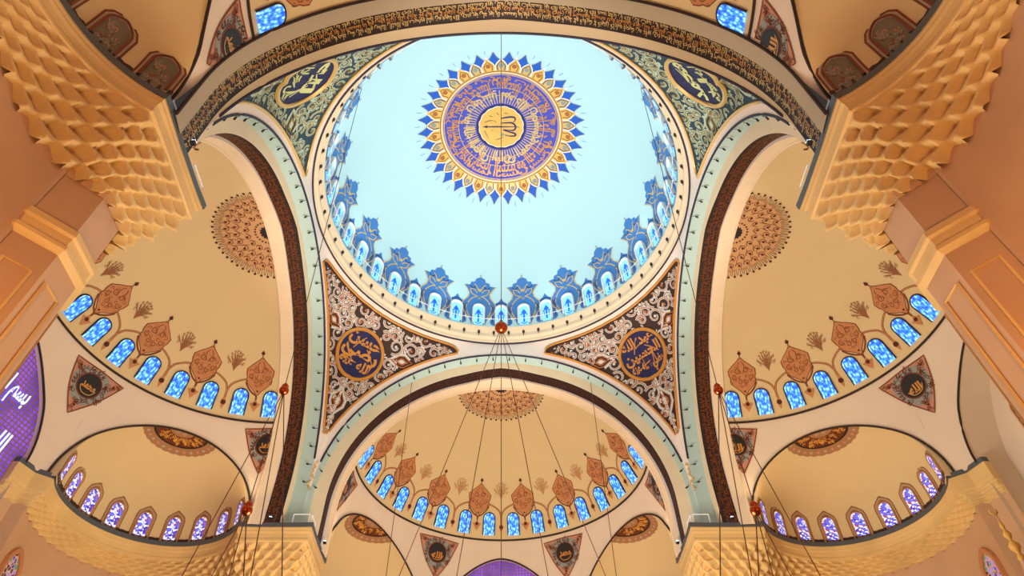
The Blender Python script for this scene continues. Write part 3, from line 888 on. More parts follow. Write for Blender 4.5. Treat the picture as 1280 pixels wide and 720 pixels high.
        for k, (cx, z0) in enumerate(((-3.5, 29.2), (0, 29.2), (3.5, 29.2))):
            fn = lambda u, w, off: (cx+u, yb-off, w)
            pane, fr = window_bm(fn, .42, 4.3, z0, M_glass_dk, M_brown, fw=.12, depth=.2, pointed=.5)
            NWIN[0] += 1; r_ = empty('window_slender', rot((cx, yb, z0), ang)); r_.rotation_euler[2] = ang
            setp(r_, f"slender pointed stained window inside the right side arch, {['upper', 'middle', 'lower'][2-k]} of three", kind='structure')
            for q, nm in ((pane, 'pane'), (fr, 'window_frame')):
                ob = q.build(nm, None, origin=(cx, yb, z0)); ob.parent = r_; ob.location = (0, 0, 0)

# --- half-dome windows and ornament: prototypes in the far bay at alpha = 0
def proto(name, mbs, org):
    if isinstance(mbs, MB): return mbs.build(name, origin=org)
    root = empty(name, org)
    for nm, q in mbs: q.build(nm, root)
    return root
f0 = hd_deco(0)
pane, fr = window_bm(f0, .62, 2.45, 6.32, M_glass_half, M_dark, fw=.11, depth=.12)
P_win = (pane, fr)
def crest_half(sides=(-1, 1)):
    F = Flat()
    b = [(8.35, .03), (8.7, .28), (9.1, .75), (9.5, 1.15), (9.75, 1.25), (10.0, 1.18), (10.3, 1.3), (10.8, 1.32), (11.05, 1.05), (11.3, .8), (11.6, .42), (11.9, .1), (12.0, .06)]
    b = [(w, h*.93) for w, h in b]; F.prof([(w, h+.09) for w, h in b], M_brown2, 0, nu=6); F.prof(b, M_brown, 1, nu=6)
    for s in (-1, 1):
        for q in range(6): curl(F, s*(.2+.17*q), 9.3+.28*((q*3) % 7), .17, q, s, M_brown2, .05, 3, .9)
    F.rib([(0, 11.9), (0, 12.4)], .09, M_brown2, 1)
    F.poly([(0, 12.2), (.2, 12.42), (0, 12.7), (-.2, 12.42)], M_darkdot, 2)
    for s in (-1, 1):
        curl(F, s*.42, 10.75, .3, 0, s, M_brown2, .07, 3); curl(F, s*.75, 10.1, .28, 1, -s, M_brown2, .07, 3); curl(F, s*.3, 9.7, .26, 2, s, M_brown2, .07, 3)
        F.rib(smooth([(s*.1, 11.6), (s*.3, 11.2), (s*.1, 10.5)]), .06, M_brown2, 3)
        # garland down to the drop beside the neighbouring window
        if s not in sides: continue
        g = smooth([(s*1.25, 9.75), (s*1.75, 9.55), (s*2.4, 9.1), (s*2.72, 8.5), (s*2.84, 7.9), (s*2.86, 7.5)])
        F.rib(g, .17, M_brown2, 0); F.rib(g, .09, M_brown, 1)
        g = smooth([(s*1.2, 9.5), (s*.9, 9.0), (s*.45, 8.55), (s*.05, 8.3), (0, 7.9)])
        F.rib(g, .16, M_brown2, 0)
    F.rib([(0, 8.4), (0, 7.4)], .12, M_brown2, 1)
    F.poly([(0, 7.95), (.22, 7.6), (.5, 7.55), (0, 6.75), (-.5, 7.55), (-.22, 7.6)], M_brown, 2)
    F.disc(0, 7.5, .2, M_darkdot, 3, n=6, rings=1); F.disc(0, 8.75, .1, M_darkdot, 3, n=6, rings=1)
    return F
def drop():
    F = Flat(); F.poly([(0, 8.1), (.12, 7.6), (.25, 7.25), (0, 6.55), (-.25, 7.25), (-.12, 7.6)], M_brown, 1)
    F.disc(0, 7.25, .24, M_darkdot, 2, n=8, rings=1); return F
def bush(m):
    F = Flat(); rnd = random.Random(3)
    for k in range(20):
        a = (k-9.5)/9.5; y1 = 12.35-.75*a*a-.35*(k % 3); x1 = a*.85
        F.rib(smooth([(0, 10.3+rnd.random()*.5), (x1*.35, 10.95), (x1, y1)], 4), .045, m, 1)
        curl(F, x1*.9, y1-.15, .13, a, rnd.choice((-1, 1)), m, .045, 2, .8)
    return F
def half_crown():
    """rosette round the crown of a half-dome, in plan metres (y>0 is inwards of the bay)"""
    parts = []
    F = Flat(); R = 4.35; n = 40
    def cut(x, y): return y > -.02
    pts = []
    # scalloped body as fan
    def hdisc(fn, m, l, rin=0, nn=80, rings=6):
        P = []; fs = []
        for k in range(rings+1):
            for i in range(nn+1):
                a = PI*i/nn; r = fn(a)*(rin+(1-rin)*k/rings); P.append((r*math.cos(a), r*math.sin(a)))
        for k in range(rings):
            for i in range(nn): q = k*(nn+1)+i; fs.append((q, q+1, q+nn+2, q+nn+1))
        F.add(P, fs, m, l)
    hdisc(lambda a: R*(.93+.07*abs(math.sin(a*12))), M_crown, 1)
    hdisc(lambda a: .75*(.8+.2*abs(math.sin(a*7))), M_lampblack, 4, nn=56, rings=2)
    for i in range(25):
        a = PI*(i+.5)/25
        for rr, sz in ((R+.45, .13),):
            F.disc(rr*math.cos(a), rr*math.sin(a), sz, M_darkdot, 3, n=6, rings=1)
        for d in (-.035, 0, .035):
            F.rib([(R*.93*math.cos(a+d), R*.93*math.sin(a+d)), ((R+.35)*math.cos(a+d*1.5), (R+.35)*math.sin(a+d*1.5))], .05, M_brown2, 2)
    for i in range(12):
        a = PI*(i+.5)/12
        for r, s in ((1.15, .1), ):
            F.disc(r*math.cos(a), r*math.sin(a), s, M_darkdot, 4, n=6, rings=1)
    rnd = random.Random(5)
    for ring, n2, r in ((2.0, 8, .35), (2.9, 11, .4), (3.7, 15, .36)):
        for i in range(n2):
            a = PI*(i+.5)/n2
            x, y = ring*math.cos(a), ring*math.sin(a)
            curl(F, x, y, r, a+PI/2, 1, M_brown2, .08, 3, 1.0); F.disc(x, y, .11, M_darkdot, 4, n=6, rings=1)
            F.rib(smooth([(x*.8, y*.8), (x*.9-y*.06, y*.9+x*.06), (x, y), (x*1.1+y*.05, y*1.1-x*.05)], 3), .05, M_brown2, 3)
    return F
def tri_orn():
    """triangular filigree with dark roundel on the wall; u lateral, w = z"""
    F = {}
    A = [(-2.55, 39.75), (2.35, 39.75), (-.45, 35.55)]
    return A
ring_f = hd_deco(0)
win_p = proto('window_half_dome', [('pane', pane), ('window_frame', fr)], f0(0, 6.3, 0))
crest_p = crest_half().lay(f0).build('painted_crest', origin=f0(0, 7, 0))
crest_a = crest_half((1,)).lay(f0).build('painted_crest', origin=f0(0, 7, 0))
crest_b = crest_half((-1,)).lay(f0).build('painted_crest', origin=f0(0, 7, 0))
drop_p = drop().lay(f0).build('painted_drop', origin=f0(0, 6.6, 0))
bush_p = bush(M_spray).lay(f0).build('painted_spray', origin=f0(0, 10.3, 0))
bushfaint_p = bush(M_faint).lay(f0).build('painted_spray', origin=f0(0, 10.3, 0))
crown_p = half_crown().lay(cap_map(0, D5, ZH, RH)).build('crown_rosette', origin=(0, D5, ZH+RH-.8))
# these turn about the half-dome's own axis: place by an explicit transform
USED = set()
def place2(o, alpha, ang):
    """alpha = swing about the half-dome axis (0,D5), ang = bay"""
    base = ORG[o.name]
    if o.name in USED:
        src = o; o = src.copy(); C.objects.link(o)
        for ch in CH.get(src, []):
            d = ch.copy(); C.objects.link(d); d.parent = o
    else: USED.add(o.name)
    v = Vector(base)-Vector((0, D5, 0)); v = Matrix.Rotation(-alpha, 3, 'Z') @ v + Vector((0, D5, 0))
    o.location = Matrix.Rotation(ang, 3, 'Z') @ v; o.rotation_euler[2] = ang-alpha
    return o
ORG = {o.name: tuple(o.location) for o in (win_p, crest_p, crest_a, crest_b, drop_p, bush_p, bushfaint_p, crown_p)}
CH = recmap()
STEP = rad(11.6)
def endword(bn, k, n, what):
    """k from 0 (most negative alpha) .. n-1"""
    lo, hi = {'far': ('left', 'right'), 'left': ('upper', 'lower'), 'right': ('lower', 'upper'), 'near': ('right', 'left')}[bn]
    if k < n/2: return f"{ORD[k+1] } from its {lo} end"
    return f"{ORD[n-k]} from its {hi} end"
for bn, ang, bw in BAYS:
    for k in range(16):
        al_ = (k-7.5)*STEP
        p = rot(hd(al_, 7.5), ang)
        if not inframe(p, 60): continue
        if bn == 'near' and 1 < k < 14: continue
        o = place2(win_p, al_, ang)
        setp(o, f"blue leaded window on the ring of the {bw} half-dome, {endword(bn, k, 16, '')}", kind='structure', group=f'windows of the {bw} half-dome')
    for k in range(8):
        al_ = (k-3.5)*2*STEP
        p = rot(hd(al_, 9.5), ang)
        if not inframe(p, 40): continue
        o = place2(crest_a if k == 0 else crest_b if k == 7 else crest_p, al_, ang)
        setp(o, f"terracotta painted crest with finial in the {bw} half-dome, {endword(bn, k, 8, '')}", 'painted ornament', f'terracotta crests in the {bw} half-dome')
    for k in range(7):
        al_ = (k-3)*2*STEP
        p = rot(hd(al_, 9.5), ang)
        if not inframe(p, 40): continue
        o = place2(drop_p, al_, ang)
        setp(o, f"small dark painted drop between windows of the {bw} half-dome, {endword(bn, k, 7, '') if k != 3 else 'at its middle'}", 'painted ornament', f'painted drops in the {bw} half-dome')
        o = place2(bushfaint_p if bn == 'far' else bush_p, al_, ang)
        setp(o, f"{'faint tan' if bn == 'far' else 'fine brown'} painted leaf spray in the {bw} half-dome, {endword(bn, k, 7, '') if k != 3 else 'at its middle'}", 'painted ornament', f'leaf sprays in the {bw} half-dome')
    if bn != 'near':
        o = place2(crown_p, 0, ang)
        setp(o, f"terracotta half rosette with dotted fringe at the crown of the {bw} half-dome", 'rosette')

# --- triangular filigree ornaments
def tri_object(alpha, clip=None):
    A = [(-2.55, 39.75), (2.35, 39.75), (-.35, 35.5)] if alpha > 0 else [(2.55, 39.75), (-2.35, 39.75), (.35, 35.5)]
    cx = sum(p[0] for p in A)/3; cy = 38.35
    rr = 1.1
    f = lambda u, w, off: wall_pt(alpha+u/15.4, w, off)
    org = f(0, 36, 0); root = empty('filigree_triangle', org)
    def side_pts(k, n=14, bow=.12):
        p, q = A[k], A[(k+1) % 3]; out = []
        for i in range(n):
            t = i/n; x = p[0]+(q[0]-p[0])*t; y = p[1]+(q[1]-p[1])*t
            b = bow*math.sin(PI*t)*4*(.35); nx, ny = (x-cx), (y-cy); d = math.hypot(nx, ny)
            out.append((x+nx/d*b, y+ny/d*b))
        return out
    O = side_pts(0)+side_pts(1)+side_pts(2)
    keep = (lambda u, w: alpha+u/15.4 < PI/2-.005) if alpha > 0 else (lambda u, w: alpha+u/15.4 > -PI/2+.005)
    F = Flat()
    def fan(k0, k1, m, l, rings=3):
        P = []; n = len(O)
        for r in range(rings+1):
            k = k0+(k1-k0)*r/rings
            P += [(cx+(x-cx)*k, cy+(y-cy)*k) for x, y in O]
        fs = [(r*n+i, r*n+(i+1) % n, (r+1)*n+(i+1) % n, (r+1)*n+i) for r in range(rings) for i in range(n)]
        F.add(P, fs, m, l)
    fan(0, 1, M_rose, 0, 6); F.lay(f, keep=keep).build('border', root)
    F = Flat()
    IN = [(cx+(x-cx)*.72, cy+(y-cy)*.72) for x, y in O]
    F.disc(cx, cy, 1.65, M_greyblue, 2, n=36, rings=3, fn=lambda a: 1.6+.18*math.cos(3*(a-PI/6)))
    rnd = random.Random(4)
    for i in range(54):
        a = rnd.uniform(0, 6.3); r = rnd.uniform(1.2, 1.6)
        curl(F, cx+r*math.cos(a), cy+r*math.sin(a), .17, a, 1, M_darkdot, .07, 3, .8)
    for kx in range(3):
        vx, vy = A[kx]
        for q in range(16):
            t = rnd.uniform(.12, .55); a = rnd.uniform(-.25, .25); dx, dy = cx-vx, cy-vy
            x = vx+dx*t-dy*a*t; y = vy+dy*t+dx*a*t
            curl(F, x, y, .16, rnd.uniform(0, 6), rnd.choice((-1, 1)), M_brown2, .06, 3, .9)
        F.disc(vx+(cx-vx)*.3, vy+(cy-vy)*.3, .11, M_darkdot, 4, n=6, rings=1)
    F.rib(O, .1, M_brown2, 3, closed=True)
    F.lay(f, keep=keep).build('filigree_pattern', root)
    F = Flat(); F.disc(cx, cy, 1.12, M_brown2, 5, n=28, rings=2); F.disc(cx, cy, 1.02, M_darkdot if False else M_lampblack, 6, n=28, rings=2)
    for t, yy, ww in (('محمد', .05, 1.3),) if alpha > 0 else (('الله', -.25, 1.2),):
        g, wd = text_flat(t, M_gold, 8, .04); F.merge(g, lambda u, w: (cx+u*ww/wd-ww/2, cy-.35+yy+w*.95))
    F.rib(smooth([(cx-.7, cy-.3), (cx-.3, cy-.75), (cx+.4, cy-.7), (cx+.75, cy-.2)]), .08, M_gold, 8)
    F.lay(f, keep=keep).build('dark_roundel', root)
    return root
for a_, nm in ((rad(28.4), 'in'), (rad(-28.4), 'in'), (rad(89.5), 'out'), (rad(-89.5), 'out')):
    pr_ = tri_object(a_)
    base = tuple(pr_.location); CH = recmap(); used = False
    for bn, ang, bw in BAYS:
        p = rot(base, ang)
        if not inframe(p, 70) : continue
        
        o = pr_
        if used:
            o = pr_.copy(); C.objects.link(o)
            for ch in CH[pr_]:
                d = ch.copy(); C.objects.link(d); d.parent = o
        used = True
        o.location = p; o.rotation_euler[2] = ang
        sw = {'far': {-1: 'left', 1: 'right'}, 'left': {-1: 'upper', 1: 'lower'}, 'right': {-1: 'lower', 1: 'upper'}, 'near': {-1: 'right', 1: 'left'}}[bn][1 if a_ > 0 else -1]
        setp(o, (f"three cornered filigree painting with black roundel under the {bw} half-dome, {sw} of its two" if nm == 'in' else f"cut off filigree painting at the {sw} end of the {bw} half-dome"), 'painted ornament')

# --- exedra windows and apex medallions
exw = {}
def ex_window(side):
    f = ex_map(0, side)
    pane, fr = window_bm(f, .5, 2.1, .5, M_glass_ex, M_faint, fw=.1, depth=.14)
    F = Flat(); F.prof([(.25, .86), (2.3, .86), (2.7, .74), (3.0, .42), (3.3, .05)], M_taupe, 0, nu=6); F.prof([(.3, .78), (2.28, .78), (2.65, .66), (2.93, .36), (3.15, .05)], M_tan, 1, nu=6); F.prof([(.3, .62), (2.25, .62), (2.5, .5), (2.75, .3), (2.9, .05)], M_taupe, 2, nu=6)
    s = F.lay(f)
    root = empty('window_alcove', f(0, 0.3, 0)); pane.build('pane', root); fr.build('window_frame', root); s.build('painted_surround', root)
    return root
def ex_window_dark(side):
    f = ex_map(0, side)
    F = Flat(); F.prof([(.25, .95), (2.4, .95), (2.9, .7), (3.35, .05)], M_brown2, 0, nu=6)
    F.prof([(.3, .85), (2.35, .85), (2.8, .62), (3.15, .05)], M_greige, 1, nu=6); F.prof([(.35, .62), (2.2, .62), (2.6, .4), (2.85, .05)], M_drab, 2, nu=6)
    rnd = random.Random(8)
    for k in range(26): curl(F, rnd.uniform(-.45, .45), rnd.uniform(.5, 2.3), .15, rnd.uniform(0, 6), 1, rnd.choice((M_rose, M_brown2, M_greyblue)), .06, 3, .8)
    root = empty('window_alcove', f(0, .3, 0)); F.lay(f).build('painted_surround', root)
    fr = MB(); fr.rows([[f(x, y+.4, off) for x, y in arch_pts(h, 2.2+h*.3, 12, .3)] for h, off in ((.62, .03), (.62, .14), (.74, .14), (.74, .02))], M_brown2)
    fr.build('window_frame', root)
    return root
def ex_medallion(side):
    def f(x, y, off):
        d = x*EXD[0]*side+y*EXD[1]
        if d < .04: x -= (d-.04)*EXD[0]*side; y -= (d-.04)*EXD[1]
        rr = math.hypot(x, y); a = min(rr/EXR, 1.5); h = EXR*math.sin(a); k = (EXR-off)*math.sin(a)/max(rr, 1e-6)
        sh = ex_shift(EXZ+EXR*math.cos(a), h)
        return ((EC[0]+EXD[0]*sh)*side+x*k, EC[1]+EXD[1]*sh+y*k, EXZ+(EXR-off)*math.cos(a))
    root = empty('alcove_medallion', ((EC[0]+1.1*EXD[0])*side, EC[1]+1.1*EXD[1], EXZ+EXR-2))
    F = Flat(); F.disc(0, 0, 3.3, M_border, 1, n=112, rings=6, fn=lambda a: 3.3+.09*abs(math.sin(14*a)))
    for i in range(28):
        a = 2*PI*i/28; F.disc(2.95*math.cos(a), 2.95*math.sin(a), .16, M_rose if i % 2 else M_greige, 3, n=6, rings=1)
    F.lay(f).build('scalloped_border', root)
    F = Flat(); F.disc(0, 0, 2.5, M_dark, 2, n=64, rings=4); F.lay(f).build('dark_rim', root)
    F = Flat(); F.disc(0, 0, 2.3, M_umber, 5, n=64, rings=3, rin=.5)
    rnd = random.Random(2)
    for i in range(150):
        a = rnd.uniform(0, 6.3); r = rnd.uniform(1.3, 2.15); curl(F, r*math.cos(a), r*math.sin(a), .17, a, 1, M_brightgold, .07, 6, .8)
    F.lay(f).build('gilded_ring', root)
    F = Flat(); F.disc(0, 0, 1.15, M_border, 7, n=32, rings=2); F.rib([(1.15*math.cos(2*PI*i/32), 1.15*math.sin(2*PI*i/32)) for i in range(32)], .1, M_brown2, 8, closed=True)
    for i in range(6):
        a = PI*i/3; curl(F, .6*math.cos(a), .6*math.sin(a), .2, a, 1, M_greige, .08, 8)
    F.lay(f).build('tan_disc', root)
    return root
for side in (-1, 1):
    W = ex_window(side); WD = ex_window_dark(side); ME = ex_medallion(side); CH = recmap()
    bases = {q: tuple(q.location) for q in (W, WD, ME)}; used = set()
    def put(src, b, ang):
        o = src
        if src in used:
            o = src.copy(); C.objects.link(o)
            for ch in CH[src]: d = ch.copy(); C.objects.link(d); d.parent = o
        used.add(src)
        c = Vector((EC[0]*side, EC[1], 0)); v = Vector(bases[src])-c
        v = Matrix.Rotation(-b*side, 3, 'Z') @ v + c
        o.location = Matrix.Rotation(ang, 3, 'Z') @ v; o.rotation_euler[2] = ang-b*side
        return o
    for bn, ang, bw in BAYS:
        sw = {'far': {-1: 'left', 1: 'right'}, 'left': {-1: 'upper', 1: 'lower'}, 'right': {-1: 'lower', 1: 'upper'}, 'near': {-1: 'right', 1: 'left'}}[bn][side]
        c = rot((EC[0]*side, EC[1], EXZ+EXR), ang)
        if inframe(c, 100) and bn != 'near':
            setp(put(ME, 0, ang), f"gold ringed round medallion at the crown of the {sw} alcove of the {bw} half-dome", 'medallion')
        for k in range(9):
            b = rad((k-4)*20.5); a = EXA+b
            p = rot(((EC[0]+EXR*math.sin(a))*side, EC[1]+EXR*math.cos(a), 32), ang)
            if not inframe(p, 50): continue
            if bn in ('left', 'right') and sw == 'upper': continue
            dark = bn == 'near' or (k == 0 and False)
            o = put(WD if dark else W, b, ang)
            setp(o, f"{'dark patterned' if dark else 'violet mosaic'} window in the {sw} alcove of the {bw} half-dome, {ORD[k+1]} from the great window", kind='structure', group=f'windows of the {sw} alcove under the {bw} half-dome')
# remove prototypes never placed
    for q in (W, WD, ME):
        if q not in used:
            for ch in CH.get(q, []): bpy.data.objects.remove(ch)
            bpy.data.objects.remove(q)

# ================================================================== CORNICES, MUQARNAS CORBELS, PIERS (quadrant x>0, y>0)
PCX, POCT = 19.3, 2.25
def octv(deg, r=POCT): return (PCX+r*math.cos(rad(deg)), PCX+r*math.sin(rad(deg)))
P = []; QB = []
def addseg(p0, p1, q0, q1, n):
    for i in range(n):
        t = i/n; P.append((p0[0]+(p1[0]-p0[0])*t, p0[1]+(p1[1]-p0[1])*t)); QB.append((q0[0]+(q1[0]-q0[0])*t, q0[1]+(q1[1]-q0[1])*t))
half = []
def exarc(n):
    out = []
    for i in range(n):
        t = i/n; a = rad(117.8+(-59.2-117.8)*t); r = 7.28-.4*math.sin(PI*t)
        b = rad(117.8+(-49.4-117.8)*t); rq = 7.9+1.3*max(0, (t-.6)/.4)**1.5
        out.append(((EC[0]+r*math.cos(a), EC[1]+r*math.sin(a)), (EC[0]+rq*math.cos(b), EC[1]+rq*math.sin(b))))
    return out
addseg((6.72, 36.9), (6.72, 36.45), (6.78, 36.9), (6.9, 36.8), 6)
addseg((6.72, 36.45), (8.2, 35.9), (6.9, 36.8), (8.3, 36.3), 8)
addseg((8.2, 35.9), (9.0, 34.85), (8.3, 36.3), (8.7, 35.4), 4)
for p, q in exarc(190): P.append(p); QB.append(q)
oct_a = [octv(112.5), octv(157.5), octv(202.5), octv(225)]
# pier side: octagon perimeter from 112.5 to 225 degrees
def octwalk(t):
    L = [1, 1, .5]; s = t*2.5; k = 0
    V = [octv(112.5), octv(157.5), octv(202.5), ((octv(202.5)[0]+octv(247.5)[0])/2, (octv(202.5)[1]+octv(247.5)[1])/2)]
    for k in range(3):
        if s <= L[k] or k == 2: f = s/L[k]; return (V[k][0]+(V[k+1][0]-V[k][0])*f, V[k][1]+(V[k+1][1]-V[k][1])*f)
        s -= L[k]
for i in range(60):
    t = i/60; P.append((16.12, 22.2+(16.12-22.2)*t)); QB.append(octwalk(t))
P.append((16.12, 16.12)); QB.append(octwalk(1))
NP_ = len(P)
P2_ = P+[(y, x) for x, y in reversed(P[:-1])]; Q2_ = QB+[(y, x) for x, y in reversed(QB[:-1])]
S = [0]
for a, b in zip(P2_, P2_[1:]): S.append(S[-1]+math.hypot(b[0]-a[0], b[1]-a[1]))
TOT = S[-1]; CELL = TOT/round(TOT/1.08)
def zbot(i):
    if i >= NP_: i = 2*NP_-2-i
    t = (i-18)/190
    if t < 0: return 27.8
    if t > 1: return ZB
    k = max(0, (t-.72)/.27); k = min(1, k); k = k*k*(3-2*k)
    return 27.8+(ZB-27.8)*k
def gz(i, g, z):
    p, q = P2_[i], Q2_[i]; return (q[0]+(p[0]-q[0])*g, q[1]+(p[1]-q[1])*g, z)
ZB, ZT = 24.9, 29.2; NT = 6
def muq(i, k, nsub=15):
    j, r = divmod(k, nsub); v = r/(nsub-1)
    if j >= NT: j = NT-1; v = 1
    g0 = (j/NT)**.85*.92; g1 = ((j+1)/NT)**.85*.92
    u = ((S[i]/CELL+(.5 if j % 2 else 0)) % 1)*2-1; au = abs(u)
    th = (1-au**1.3)*.95
    q = (v-th+.22)/.28; q = max(0, min(1, q)); q = q*q*(3-2*q)
    belly = -.16*(1-au*au)*math.sin(PI*v)*(1+.35*math.cos(3*PI*u))
    g = g0+(g1-g0)*q+belly*(1-q)*.8
    # leaf tips hanging at the cell borders
    tip = .06*max(0, 1-au) if False else (.11*max(0, (au-.7)/.3)*(1-v))
    zb_ = zbot(i); return gz(i, g+tip, zb_+(ZT-zb_)*(j+v)/NT)
idx = range(len(P2_))
for qi, (qn, ang) in enumerate(Q):
    near = qn.startswith('near'); cw = QL[qn]
    org = (17.5, 17.5, FZ)
    root = empty('marble_pier', rot((PCX, PCX, FZ), ang-0)); root.rotation_euler[2] = 0
    setp(root, f"massive octagonal veined marble pier with moulded collar carrying the {cw} corner", 'pier')
    mb = MB(); prof = [(POCT*.98, 24.9), (POCT, 22.3)]
    def octring(r, z): return [rot((*octv(22.5+45*k, r), z), ang) for k in range(8)]
    mb.rows([octring(r, z) for r, z in ((2.28, 25.6), (2.2, 24.9), (2.2, 22.2))], M_stone, closed=True); mb.build('upper_shaft', root)
    mb = MB(); mb.rows([octring(r, z) for r, z in ((2.2, 22.4), (2.42, 22.3), (2.46, 21.95), (2.34, 21.85), (2.3, 21.4), (2.46, 21.3), (2.46, 21.1), (2.2, 20.9))], M_gold_stone, closed=True); mb.build('collar', root)
    mb = MB(); mb.rows([octring(r, z) for r, z in ((2.2, 21.0), (2.2, 1.2), (2.5, 1.1), (2.5, FZ))], M_stone, closed=True); mb.build('lower_shaft', root)
    for k in range(8):
        a0, a1 = octv(22.5+45*k, 2.2), octv(67.5+45*k, 2.2)
        nx, ny = math.cos(rad(45*k+45)), math.sin(rad(45*k+45))
        def pp(t, z, o): return rot((a0[0]+(a1[0]-a0[0])*t+nx*o, a0[1]+(a1[1]-a0[1])*t+ny*o, z), ang)
        if k in (0, 1) : continue
        mb = MB(); mb.tube([pp(.2, 19.6, .03), pp(.8, 19.6, .03), pp(.8, 3, .03), pp(.2, 3, .03)], .07, M_gold_stone, n=4, closed=True)
        mb.build('panel_moulding', root)
    # corbel
    mb = MB(); rws = [[rot(muq(i, k), ang) for i in idx] for k in range(NT*15)]
    mb.rows(rws, M_gold_stone)
    o = mb.build('muqarnas_corbel', smooth=True, origin=rot((17.6, 17.6, ZB), ang)); setp(o, f"honey marble stalactite vaulting stepping out under the cornice at the {cw} corner", 'muqarnas', None)
    mb = MB(); mb.rows([[rot(gz(i, g, z), ang) for i in idx] for g, z in ((.90, 29.15), (1.0, 29.22), (1.0, 29.4), (.95, 29.5), (.97, 29.9), (1.03, 30.05), (1.03, 30.2), (1.06, 30.3), (1.06, 30.45))], M_gold_stone)
    NTRIM[0] += 1; o = mb.build(f'trim_{NTRIM[0]+2}'); setp(o, f"moulded honey marble cornice at the {cw} corner", kind='structure')
    mb = MB(); mb.rows([[rot(gz(i, g, z), ang) for i in idx] for g, z in ((1.05, 30.42), (1.10, 30.43), (1.10, 30.82), (1.0, 30.84), (.15, 30.84))], M_lead)
    NTRIM[0] += 1; o = mb.build(f'trim_{NTRIM[0]+2}'); setp(o, f"slate grey edge strip on top of the {cw} cornice", kind='structure')
    # walls below the corbel (alcove sides only, the pier stands in front)
    mb = MB(); a = [(*q, zbot(i)+.7) for i, q in enumerate(QB[:209])]
    mb.rows([[rot((x, y, FZ+(zt-FZ)*t), ang) for x, y, zt in a] for t in (0, .33, .66, 1)], M_stone)
    mb.rows([[rot((y, x, FZ+(zt-FZ)*t), ang) for x, y, zt in a] for t in (0, .33, .66, 1)], M_stone)
    o = mb.build('wall_lower_'+qn.replace('-', '_')); setp(o, f"curved marble lower wall behind the {cw} pier", kind='structure')
    # arched windows low in the alcove walls
    if not near:
        for flip in (False,) if False else (True, False):
            if qn == 'far-left': fl = not flip
            c0 = EC
            b = rad(96.5)     # azimuth in the far alcove of this quadrant
            def wf(u, w, off, flip=flip):
                rq = 7.88-off; a = b+u/7.9; x = EC[0]+rq*math.cos(a); y = EC[1]+rq*math.sin(a)
                if flip: x, y = y, x
                return rot((x, y, w), ang)
            p = wf(0, 23, 0)
            if not inframe(p, 100): continue
            pane, fr = window_bm(wf, .95, 3.6, 21.7, M_glass_low, M_brown, fw=.35, depth=.25, pointed=.3)
            r_ = empty('window_low', p); pane.build('pane', r_); fr.build('window_frame', r_)
            setp(r_, f"round headed green and violet mosaic window low in the wall below the {cw} cornice", kind='structure')

# white safety rails on the pier ledges
for qi, (qn, ang) in enumerate(Q):
    mb = MB(); pts = [(16.3, 21.8), (16.3, 19.5), (16.3, 16.9)]; z0 = 30.8
    for sgn in (0, 1):
        L = [((x, y) if not sgn else (y, x)) for x, y in [(16.35, 21.6), (16.35, 20.2)]]+[]
        L2 = [((x, y) if not sgn else (y, x)) for x, y in [(16.35, 17.9), (16.35, 16.5)]]
        for l in (L, L2):
            mb.tube([rot((x, y, z0+1.0), ang) for x, y in l], .045, M_rail, n=4)
            for x, y in l: mb.tube([rot((x, y, z0), ang), rot((x, y, z0+1.0), ang)], .04, M_rail, n=4)
    o = mb.build('ledge_rail', origin=rot((16.4, 16.4, z0), ang)); setp(o, f"thin white safety rail on the ledge of the {QL[qn]} cornice", 'railing')

# ================================================================== LAMPS
def lamp_mesh():
    mb = MB(); mb.tube([(0, 0, 0), (0, 0, .45)], .035, M_lampblack, n=5)
    mb.lathe([(.0, .36), (.13, .42), (.16, .6), (.12, .76), (0, .8)], M_lampblack, n=8)
    return mb
# ring lamps
src = lamp_mesh().build('ring_spotlight', origin=(0, 0, 0)); nL = 64
first_l = True; cnt = 0
for i in range(nL):
    t = 2*PI*(i+.5)/nL; p = (17.3*math.sin(t), 17.3*math.cos(t), 54.75)
    if not inframe(p, 0) or project(p)[1] < 75: continue
    o = src if first_l else src.copy()
    if not first_l: C.objects.link(o)
    first_l = False; o.location = p
    # lean a little towards the room so that it stands on the moulding
    x, y = project(p); cnt += 1
    dx = x-626.5
    n_up = 1+int(min(t, 2*PI-t)/(2*PI/nL))
    nm = ORD[n_up] if n_up <= 20 else 'twenty-'+ORD[n_up-20] if n_up < 30 else f'thirtieth'
    setp(o, f"black spotlight on the {'right' if dx > 0 else 'left'} of the dome ring, {nm} up from its lowest point", 'spotlight', 'spotlights on the dome ring')
# arch lamps : hang from the lamp line to the inside of each arch
def arch_lamp():
    mb = MB(); mb.tube([(0, 0, 0), (0, .3, -.1)], .025, M_lampblack, n=5)
    mb.tube([(0, .24, -.04), (0, .36, -.15), (0, .46, -.24)], [.05, .085, .07], M_lampblack, n=7)
    return mb
src = arch_lamp().build('arch_spotlight', origin=(0, 0, 0)); first_l = True
for bn, ang, bw in BAYS:
    if bn == 'near': continue
    n = 30
    for i in range(n):
        a = PI*(i+.5)/n
        x, z = -(R1-.12)*math.cos(a), ZC+(R1-.12)*math.sin(a)
        p = rot((x, K1+.1, z), ang)
        if not inframe(p, 0): continue
        o = src if first_l else src.copy()
        if not first_l: C.objects.link(o)
        first_l = False
        o.location = p; o.rotation_euler = (0, (PI/2-a)*-1 if False else (a-PI/2), ang)
        lo, hi = {'far': ('left', 'right'), 'left': ('upper', 'lower'), 'right': ('lower', 'upper')}[bn]
        k = i+1 if i < n/2 else n-i
        setp(o, f"small black spotlight on the {bw} main arch, {ORD[k]} up from its {lo if i < n/2 else hi} foot", 'spotlight', f'spotlights along the {bw} main arch')
